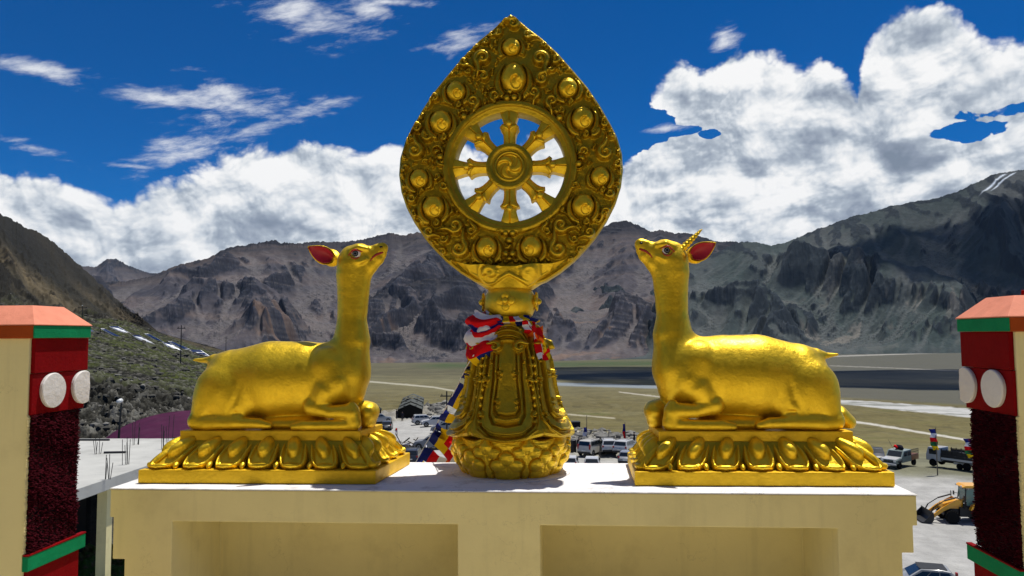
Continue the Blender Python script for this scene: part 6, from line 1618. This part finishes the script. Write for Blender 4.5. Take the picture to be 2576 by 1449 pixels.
CL = [M['cloth_blue'], M['cloth_yellow'], M['cloth_red'], M['cloth_white'], M['cloth_orange'], M['cloth_green']]
def cloth(name, P, cols, parent=None):
    """P (nu,nv,3) grid; cols(i,j) -> colour index"""
    P = np.array(P, float); nu, nv = P.shape[:2]; F = grid_faces(nu, nv); o = mesh_np(name, P.reshape(-1, 3), F, CL, parent)
    ii, jj = np.meshgrid(np.arange(nu-1), np.arange(nv-1), indexing='ij'); mi = np.array([[cols(i/(nu-1), j/(nv-1)) for j in range(nv-1)] for i in range(nu-1)]).ravel(); o.data.polygons.foreach_set('material_index', mi); return o
def flagpole(px, py0, py1, bands, wpx, label, lean=0, fy0=.0, fy1=1.0, cols_rot=False, yard=True):
    b = on_ground(px, py0); rr = math.hypot(b[0]-CAM[0], b[1]); t = at_r(px+lean, py1, rr); H = t[2]-b[2]; r = tag(empty('flag_pole', b), label, 'flag pole', 'flag poles around the yard'); lx = t[0]-b[0]
    part(r, 'pole', 'wood', lambda m: m.tube([(0, 0, -.2), (lx*.5, 0, H*.5), (lx, 0, H)], [.06, .05, .035], 6))
    if bands:
        w = wpx/PXF*rr; nu, nv = 8, 40; P = []
        for i in range(nu):
            P.append([(lx*(1-v_)+(-w)*(i/(nu-1))*(1-.1*math.sin(v_*9)) + .10*w*math.sin(v_*7+i), .25*w*math.sin(v_*11+i*.9), H*(1-(fy0+(fy1-fy0)*v_))) for v_ in [j/(nv-1) for j in range(nv)]])
        cloth('flag', P, lambda u, v: bands[min(len(bands)-1, int(v*len(bands)))], r)
flagpole(2479, 1178, 1094, [0, 3, 2, 5, 1], 18, 'pole with a tall blue, white, red, green and yellow prayer flag above the dark truck', -2, .02, .92) if False else None
def tallflag(px, y_top, y_bot, wpx, r, label):
    b3 = at_r(px+wpx/2, y_bot, r); g = ground_at(b3[0], b3[1]); t = at_r(px+wpx/2, y_top-4, r); root = tag(empty('flag_pole', (b3[0], b3[1], g)), label, 'flag pole', 'flag poles around the yard')
    H = t[2]-g; part(root, 'pole', 'wood', lambda m: m.tube([(0, 0, 0), (0, 0, H)], [.06, .03], 6)); w = wpx/PXF*r; z0 = b3[2]-g; z1 = at_r(px, y_top, r)[2]-g; nv, nu = 60, 8
    P = [[(-w*(i/(nu-1))*(1-.12*math.sin(j/nv*8))+.16*(j/nv)*w*2, .12*w*math.sin(j*.3+i), z1+(z0-z1)*j/(nv-1)) for j in range(nv)] for i in range(nu)]
    cloth('flag', P, lambda u, v: [0, 3, 2, 5, 1][min(4, int(v*5))], root)
tallflag(2349, 1079, 1132, 14, 88, 'tall prayer flag in five colours on a pole above the dark cargo truck')
tallflag(2438, 1103, 1152, 17, 82, 'prayer flag in five colours on a pole right beside the right pillar')
flagpole(1476, 1112, 1045, [0, 3, 2], 9, 'thin pole with a drooping blue, white and red flag above the people carrier', 0, .45, .98)
flagpole(1531, 1110, 1080, None, 0, 'bare wooden pole standing behind the white cars in the middle', 1)
flagpole(1574, 1108, 1062, [0, 2], 6, 'leaning pole with a narrow dark pennant above the large white car', -2, .1, .9)
flagpole(1509, 1165, 1118, None, 0, 'bare thin pole standing behind the rear of the people carrier', 0)
flagpole(999, 1100, 1077, [2, 3], 5, 'small red and white flag on a stick near the debris heap', 0, .0, .5)

def pole(base, H, label, arm=0., lamp=False, lean=0., nm='utility_pole'):
    r = tag(empty(nm, base), label, 'pole', 'poles on the hillside'); part(r, 'pole', 'steel', lambda m: m.tube([(0, 0, -.5), (lean, 0, H)], [.06, .045] if nm == 'street_lamp' else [.13, .09], 8))
    if arm: part(r, 'crossarm', 'steel', lambda m: (m.box(-arm, arm, -.08, .08, H-.75, H-.60), m.box(-arm*.8, -arm*.7, -.05, .05, H-.6, H-.35), m.box(arm*.7, arm*.8, -.05, .05, H-.6, H-.35)))
    if lamp: part(r, 'lamp_head', 'lamp_clear', lambda m: m.tube([(lean, 0, H), (lean+.05, -.15, H+.05), (lean+.05, -.4, H+.03)], [.06, .13, .09], 10), smooth=True)
def hill_pt(px, py):
    P, t, pxs = HILL; u, v = proj_np(P.reshape(-1, 3)); k = np.argmin((u-px)**2+(v-py)**2); return P.reshape(-1, 3)[k]
def pole_px(px, y0, y1, label, **kw):
    b = hill_pt(px, y0); rr = math.hypot(b[0]-CAM[0], b[1]); t = at_r(px, y1, rr); pole(b, t[2]-b[2], label, **kw)
pole_px(454, 916, 818, 'tall utility pole with a crossarm standing right of the solar panels', arm=.9)
pole_px(206, 812, 769, 'utility pole with a white lamp behind the cap of the left pillar', arm=1.6, lamp=True)
pole_px(568, 884, 846, 'utility pole on the skyline of the green hill above the deer tail', arm=.6)
b = at_r(298, 1095, 44); pole(b, at_r(300, 1010, 44)[2]-b[2], 'leaning street lamp with a white head left of the purple roof', lamp=True, lean=.12, nm='street_lamp')
b = on_ground(1124, 1110); rr = math.hypot(b[0]-CAM[0], b[1]); pole(b, at_r(1124, 984, rr)[2]-b[2], 'utility pole with two insulators left of the wheel stand', arm=.9)

# solar panels on the hill
def z6(a, b): return (159.7+.2866*a, 734.7+.2866*b)
def solar(q, n, label):
    pts = [z6(*p) for p in q]; b = hill_pt(sum(p[0] for p in pts)/4, sum(p[1] for p in pts)/4+2); r0 = math.hypot(b[0]-CAM[0], b[1])-3.0
    C4 = [Vector(at_r(*pts[0], r0+1.6)), Vector(at_r(*pts[1], r0+1.6)), Vector(at_r(*pts[2], r0-1.0)), Vector(at_r(*pts[3], r0-1.0))]
    root = tag(empty('solar_panel', b), label, 'solar panel', 'solar panels on the hillside'); C4 = [c-Vector(b) for c in C4]; up = Vector((0, 0, .10))
    part(root, 'frame', 'alu', lambda m: m.add(C4+[c-up for c in C4], [(0, 1, 2, 3), (4, 5, 6, 7), (0, 1, 5, 4), (1, 2, 6, 5), (2, 3, 7, 6), (3, 0, 4, 7)]))
    for k in range(n):
        def L2(f, g_): a = C4[0].lerp(C4[3], f); c = C4[1].lerp(C4[2], f); return a.lerp(c, g_)+Vector((0, 0, .03))
        f0, f1 = (k+.04)/n, (k+.94)/n; part(root, 'cell_panel', 'solar', lambda m: m.add([L2(f0, .05), L2(f0, .95), L2(f1, .95), L2(f1, .05)], [(0, 1, 2, 3)]))
    for c in C4: part(root, 'leg', 'steel', lambda m: m.tube([c, Vector((c.x, c.y, min(c.z-.6, -.6)))], .07, 5))
solar([(400, 300), (480, 300), (600, 370), (540, 378)], 4, 'blue solar panel highest up the hill, behind the silver one')
solar([(325, 320), (362, 322), (530, 405), (490, 408)], 1, 'silver grey solar panel seen almost edge-on nearest the left pillar')
solar([(605, 380), (665, 378), (800, 455), (740, 470)], 4, 'blue solar panel with a pale stripe in the middle of the array')
solar([(710, 365), (748, 365), (885, 440), (855, 448)], 1, 'narrow silver solar panel running uphill from the middle of the array')
solar([(868, 442), (935, 446), (1050, 520), (975, 526)], 3, 'pale grey solar panel just left of the tall utility pole')
solar([(915, 430), (955, 434), (1110, 500), (1060, 506)], 1, 'narrow silver solar panel passing behind the tall utility pole')
solar([(1105, 505), (1205, 508), (1310, 578), (1190, 578)], 3, 'pale solar panel at the right end of the array above the deer tail')
solar([(205, 318), (240, 322), (272, 352), (225, 350)], 2, 'small blue solar panel just clear of the green cap edge of the left pillar')

# purple barrel roof
def purple():
    c0 = at_r(470, 1103, 45); c1 = at_r(470, 1103, 60); zb = -8.2; root = tag(empty('arched_hall', (c0[0], c0[1], zb)), 'low hall with a purple corrugated arched roof behind the left deer', 'hall')
    d = Vector((c1[0]-c0[0], c1[1]-c0[1], 0)); side = Vector((d.y, -d.x, 0)).normalized(); nA, nL = 60, 64; V = []
    for k in range(nL):
        f = k/(nL-1)
        for q in range(nA):
            a = math.pi*q/(nA-1); hw, hh = 6.3*(1-.10*(1-f))+.04*(k % 2), 3.75+.05*(k % 2)
            p = d*f+side*(-math.cos(a)*hw); V.append((p.x, p.y, math.sin(a)*hh))
    mesh_np('arched_roof', np.array(V), grid_faces(nL, nA), M['roof_purple'], root)
    part(root, 'end_wall', 'interior', lambda m: m.add([tuple(d*.01+side*(-math.cos(math.pi*q/20)*5.5)+Vector((0, 0, math.sin(math.pi*q/20)*3.1))) for q in range(21)], [tuple(range(21))]))
purple()
# unfinished building at lower left
def unfinished():
    zt = -4.0; A = at_z(100, 1261, zt); B = at_z(345, 1179, zt); d = (B-A); d2 = np.array([d[0], d[1]])/np.hypot(d[0], d[1]); E_ = np.array([A[0], A[1]])+d2*22
    C_ = at_z(560, 1103, zt); D_ = at_z(60, 1103, zt); root = tag(empty('unfinished_building', (A[0], A[1], GZ)), 'unfinished concrete building with a flat sunlit slab roof left of the pedestal', 'building'); off = -root.location
    poly = [tuple(D_[:2]), tuple((A-(B-A)*.2)[:2]), tuple(B[:2]), tuple((B+(B-A)*.9)[:2]), tuple(C_[:2])]
    def ad(o): o.location = off; return o
    m = MB(); m.prism(poly, zt-.42, zt, 'Z'); ad(m.build('roof_slab', M['concrete'], root, bevel=.02))
    n = np.array([-d2[1], d2[0]])
    if n[0] > 0: n = -n
    for f, w in ((.05, .3), (.78, .36), (1.5, .3)):
        p = np.array([A[0], A[1]])+(B-A)[:2]*f+n*.5; m = MB(); m.box(-w/2, w/2, -w/2, w/2, GZ, zt-.42, rot=Matrix.Rotation(math.atan2(d2[1], d2[0]), 3, 'Z'), org=Vector((p[0], p[1], 0))); ad(m.build('column', M['cream'], root))
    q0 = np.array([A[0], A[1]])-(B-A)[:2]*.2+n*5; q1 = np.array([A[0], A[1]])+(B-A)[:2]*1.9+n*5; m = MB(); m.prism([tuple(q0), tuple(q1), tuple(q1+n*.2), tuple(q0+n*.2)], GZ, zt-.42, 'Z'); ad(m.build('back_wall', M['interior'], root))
    rb = random.Random(9)
    for (x, y, h) in ((247, 1142, 40), (318, 1169, 62), (270, 1206, 56), (342, 1119, 58), (413, 1130, 56), (426, 1108, 72)):
        p = at_z(x, y, zt); rr = math.hypot(p[0]-CAM[0], p[1]); H = h/PXF*rr; r_ = tag(empty('rebar_cluster', p), {247: 'rebar bundle at the back left of the concrete roof, beside the left pillar', 318: 'rebar bundle in the middle of the concrete roof, left of the plinth corner', 270: 'rebar bundle nearest the camera on the concrete roof', 342: 'tall rebar bundle in front of the left end of the purple roof', 413: 'rebar bundle touching the left edge of the left plinth', 426: 'pair of tallest rebars rising in front of the purple roof'}[x], 'rebar', 'rebar on the concrete roof')
        for k in range(2 if x == 426 else 5):
            a = rb.uniform(0, 6.3); q = rb.uniform(.05, .17); t_ = rb.uniform(-.10, .10); part(r_, 'rod', 'steel', lambda m: m.tube([(math.cos(a)*q, math.sin(a)*q, 0), (math.cos(a)*q+t_, math.sin(a)*q, H*rb.uniform(.6, 1.0))], .012, 5))
    for k, (a, b) in enumerate((((192, 1107), (275, 1107)), ((262, 1139), (316, 1138)))):
        p, q = at_z(*a, zt+.03), at_z(*b, zt+.03); m = MB(); m.tube([p, q], .06, 8); tag(m.build('loose_pipe', M['steel']), ['dark pipe lying along the far edge of the concrete roof', 'dark pipe lying between the rebar bundles on the concrete roof'][k], 'pipe')
unfinished()
# grassy bank below the building
def bank():
    nx, ny = 120, 60; V = []; C_ = []
    for i in range(nx):
        for j in range(ny):
            p = at_z(60+300*i/(nx-1), 1372+170*j/(ny-1), -8.4); n = float(fbm(np.array(p[0]*1.3), np.array(p[1]*1.3), 4)); n2 = float(fbm(np.array(p[0]*6), np.array(p[1]*6), 3)); V.append((p[0], p[1], p[2]+.35*n+.1*n2)); k = min(1, max(0, .5+n*2+n2)); C_.append((.035+.10*k*(n < 0), .055+.03*k, .012+.05*k*(n < 0)))
    tag(mesh_np('grass_bank', np.array(V), grid_faces(nx, ny), land_mat('bank_mat', .05, 8, nscale=6, var=.4), attrs={'col': np.array(C_)}), kind='structure')
bank()
def debris():
    rb = random.Random(6); c = on_ground(1022, 1128); r = tag(empty('debris_heap', c), 'heap of broken planks and green sheeting behind the right end of the left plinth', 'debris heap')
    for k in range(26):
        p = Vector((rb.gauss(0, 1.5), rb.gauss(0, .8), rb.uniform(.1, .9))); d = Vector((rb.uniform(-1, 1), rb.uniform(-1, 1), rb.uniform(-.4, .5))).normalized()*rb.uniform(.6, 1.5)
        part(r, 'plank', rb.choice(['wood', 'cloth_white', 'wood', 'steel']), lambda m: m.tube([p-d, p+d], rb.uniform(.04, .09), 4))
    part(r, 'green_sheet', 'cloth_green', lambda m: m.tube([(1.2, -.3, .3), (1.9, -.4, .6), (2.6, -.3, .2)], [.3, .5, .25], 8), smooth=True)
    rocks('rubble', [c+np.array([rb.gauss(0, 1.8), rb.gauss(0, 1.0), .15]) for _ in range(90)], [rb.uniform(.12, .45) for _ in range(90)], M['stone'], 12)
debris()

# ------------------------------------------------------------------ flags on the wheel stand
def scarf():
    root = tag(empty('buddhist_flag_scarf', (-.05, 5.49, 1.10)), 'bunched striped flag cloth in red, white, blue, yellow and orange tied round the neck of the wheel stand', 'flag scarf'); off = -root.location
    root['label'] = 'striped red, white, blue and yellow flag cloth knotted round the wheel stand neck'
    cx, cy = -.05, 5.49
    def sheet(name, path, width, cols, fold=.02, nf=5, nu=70, nv=26, seed=0):
        """path: (angle deg, radius, z) centreline on the stand; width down the stand"""
        P = []; path = np.array(path, float); s_ = np.linspace(0, 1, len(path))
        for i in range(nu):
            f = i/(nu-1); a = R(np.interp(f, s_, path[:, 0])); r_ = np.interp(f, s_, path[:, 1]); z = np.interp(f, s_, path[:, 2]); w = np.interp(f, s_, width); row = []
            for j in range(nv):
                v = j/(nv-1)-.5; rr = r_+fold*math.sin(v*math.pi*nf+seed+f*4)+fold*.8*float(fbm(np.array(f*5+seed), np.array(v*4), 3))-.05*(2*v)**2
                row.append((cx+rr*math.cos(a+v*.10), cy+rr*math.sin(a+v*.10), z-v*w+.012*math.sin(f*15+seed)))
            P.append(row)
        o = cloth(name, P, cols, root); o.location = off; return o
    chk = lambda nx, ny, seq: (lambda u, v: seq[(int(u*nx)+2*int(v*ny)) % len(seq)])
    # collar right round the neck
    sheet('collar_cloth', [(-200, .205, 1.10), (-150, .22, 1.125), (-110, .215, 1.10), (-70, .215, 1.085), (-30, .22, 1.10), (20, .21, 1.10), (90, .21, 1.10), (160, .205, 1.10)], [.09, .12, .09, .07, .09, .09, .08, .09], chk(22, 2, [0, 1, 2, 3, 1, 0]), .018, 4, 150, 20, 1)
    # big bunch at the left
    sheet('left_bunch', [(-205, .26, 1.10), (-170, .31, 1.08), (-140, .33, 1.06), (-112, .25, 1.07), (-98, .20, 1.09)], [.12, .20, .22, .14, .06], lambda u, v: [3, 2, 2, 0, 2, 3][min(5, int(v*6))] if u > .15 else 2, .022, 4, 80, 40, 2)
    sheet('left_drape', [(-200, .30, .95), (-170, .34, .925), (-145, .345, .92), (-122, .305, .94), (-108, .26, .97)], [.16, .24, .27, .25, .14], lambda u, v: ([3, 3, 2, 2][min(3, int(v*4.6))] if v < .78 else [3, 2, 1, 0, 0][min(4, int(u*5))]), .020, 3, 70, 36, 3)
    # right hanging end
    sheet('right_drape', [(-62, .235, 1.07), (-46, .285, 1.02), (-38, .315, .94), (-32, .325, .86)], [.10, .12, .16, .16], lambda u, v: [2, 3, 2, 4, 1][(int(u*5)+int(v*3)) % 5], .020, 3, 60, 24, 5)
    P = []
    for i in range(30):
        f = i/29; row = []
        for j in range(12):
            v = j/11; a = R(-52+f*3+v*26); rr = .27+.055*f+.012*math.sin(v*9+f*7); row.append((cx+rr*math.cos(a), cy+rr*math.sin(a), 1.06-f*.235+.01*math.sin(v*8)))
        P.append(row)
    o = cloth('right_tail', P, lambda u, v: [[2, 2, 4], [3, 2, 4], [2, 3, 1], [2, 3, 2], [3, 2, 1]][min(4, int(u*5))][min(2, int(v*3))], root); o.location = off
scarf()
def flag_string():
    pts = [(1192, 893, 5.25), (1172, 925, 5.4), (1153, 966, 5.6), (1124, 1022, 5.9), (1106, 1052, 6.1), (1092, 1083, 6.3), (1070, 1118, 6.5), (1052, 1152, 6.7), (1030, 1190, 6.9)]
    W3 = [Vector(at_y(a, b, c)) for a, b, c in pts]; root = tag(empty('prayer_flag_string', W3[0]), 'string of flags running down behind the pedestal from the stand towards the yard', 'flag string'); o0 = W3[0]
    part(root, 'cord', 'cloth_white', lambda m: m.tube([p-o0 for p in W3], .004, 6))
    tot = len(W3)-1
    def on(f): k = min(int(f*tot), tot-1); return W3[k].lerp(W3[k+1], f*tot-k)-o0
    for k, (f0, f1, ex, ey, ln, seq) in enumerate(((.11, .20, 1, -.55, .17, [0, 1, 1, 2]), (.25, .37, 1, -.25, .22, [0, 1, 1, 2, 2]), (.42, .52, 1, -.15, .24, [0, 1, 1, 2, 2, 3]), (.545, .60, 1, -.6, .30, [0, 1, 1, 2, 3, 3, 4]),
                                                   (.63, .71, 1, -.9, .42, [0, 1, 1, 2, 3, 4, 0]), (.60, .66, 1, -.75, .42, [0, 1, 2, 3, 4, 0, 1]), (.78, .88, 1, -.35, .30, [0, 2, 3, 4]), (.88, .97, 1, -.2, .18, [0, 1, 3, 2]))):
        nu, nv = 26, 12; P = []
        for i in range(nu):
            u = i/(nu-1); row = []
            for j in range(nv):
                v = j/(nv-1); b = on(f0+(f1-f0)*v); d = Vector((ex, 0, ey)).normalized(); sag = Vector((0, .03*math.sin(u*7+k+v*3), -.05*u*u*(1+.5*math.sin(k))))
                row.append(b+d*ln*u+sag+Vector((0, .02*math.sin(u*9+v*5+k), .008*math.sin(u*11+k))))
            P.append(row)
        cloth('flag', P, lambda u, v, s=seq: s[min(len(s)-1, int(u*len(s)))], root)
flag_string()
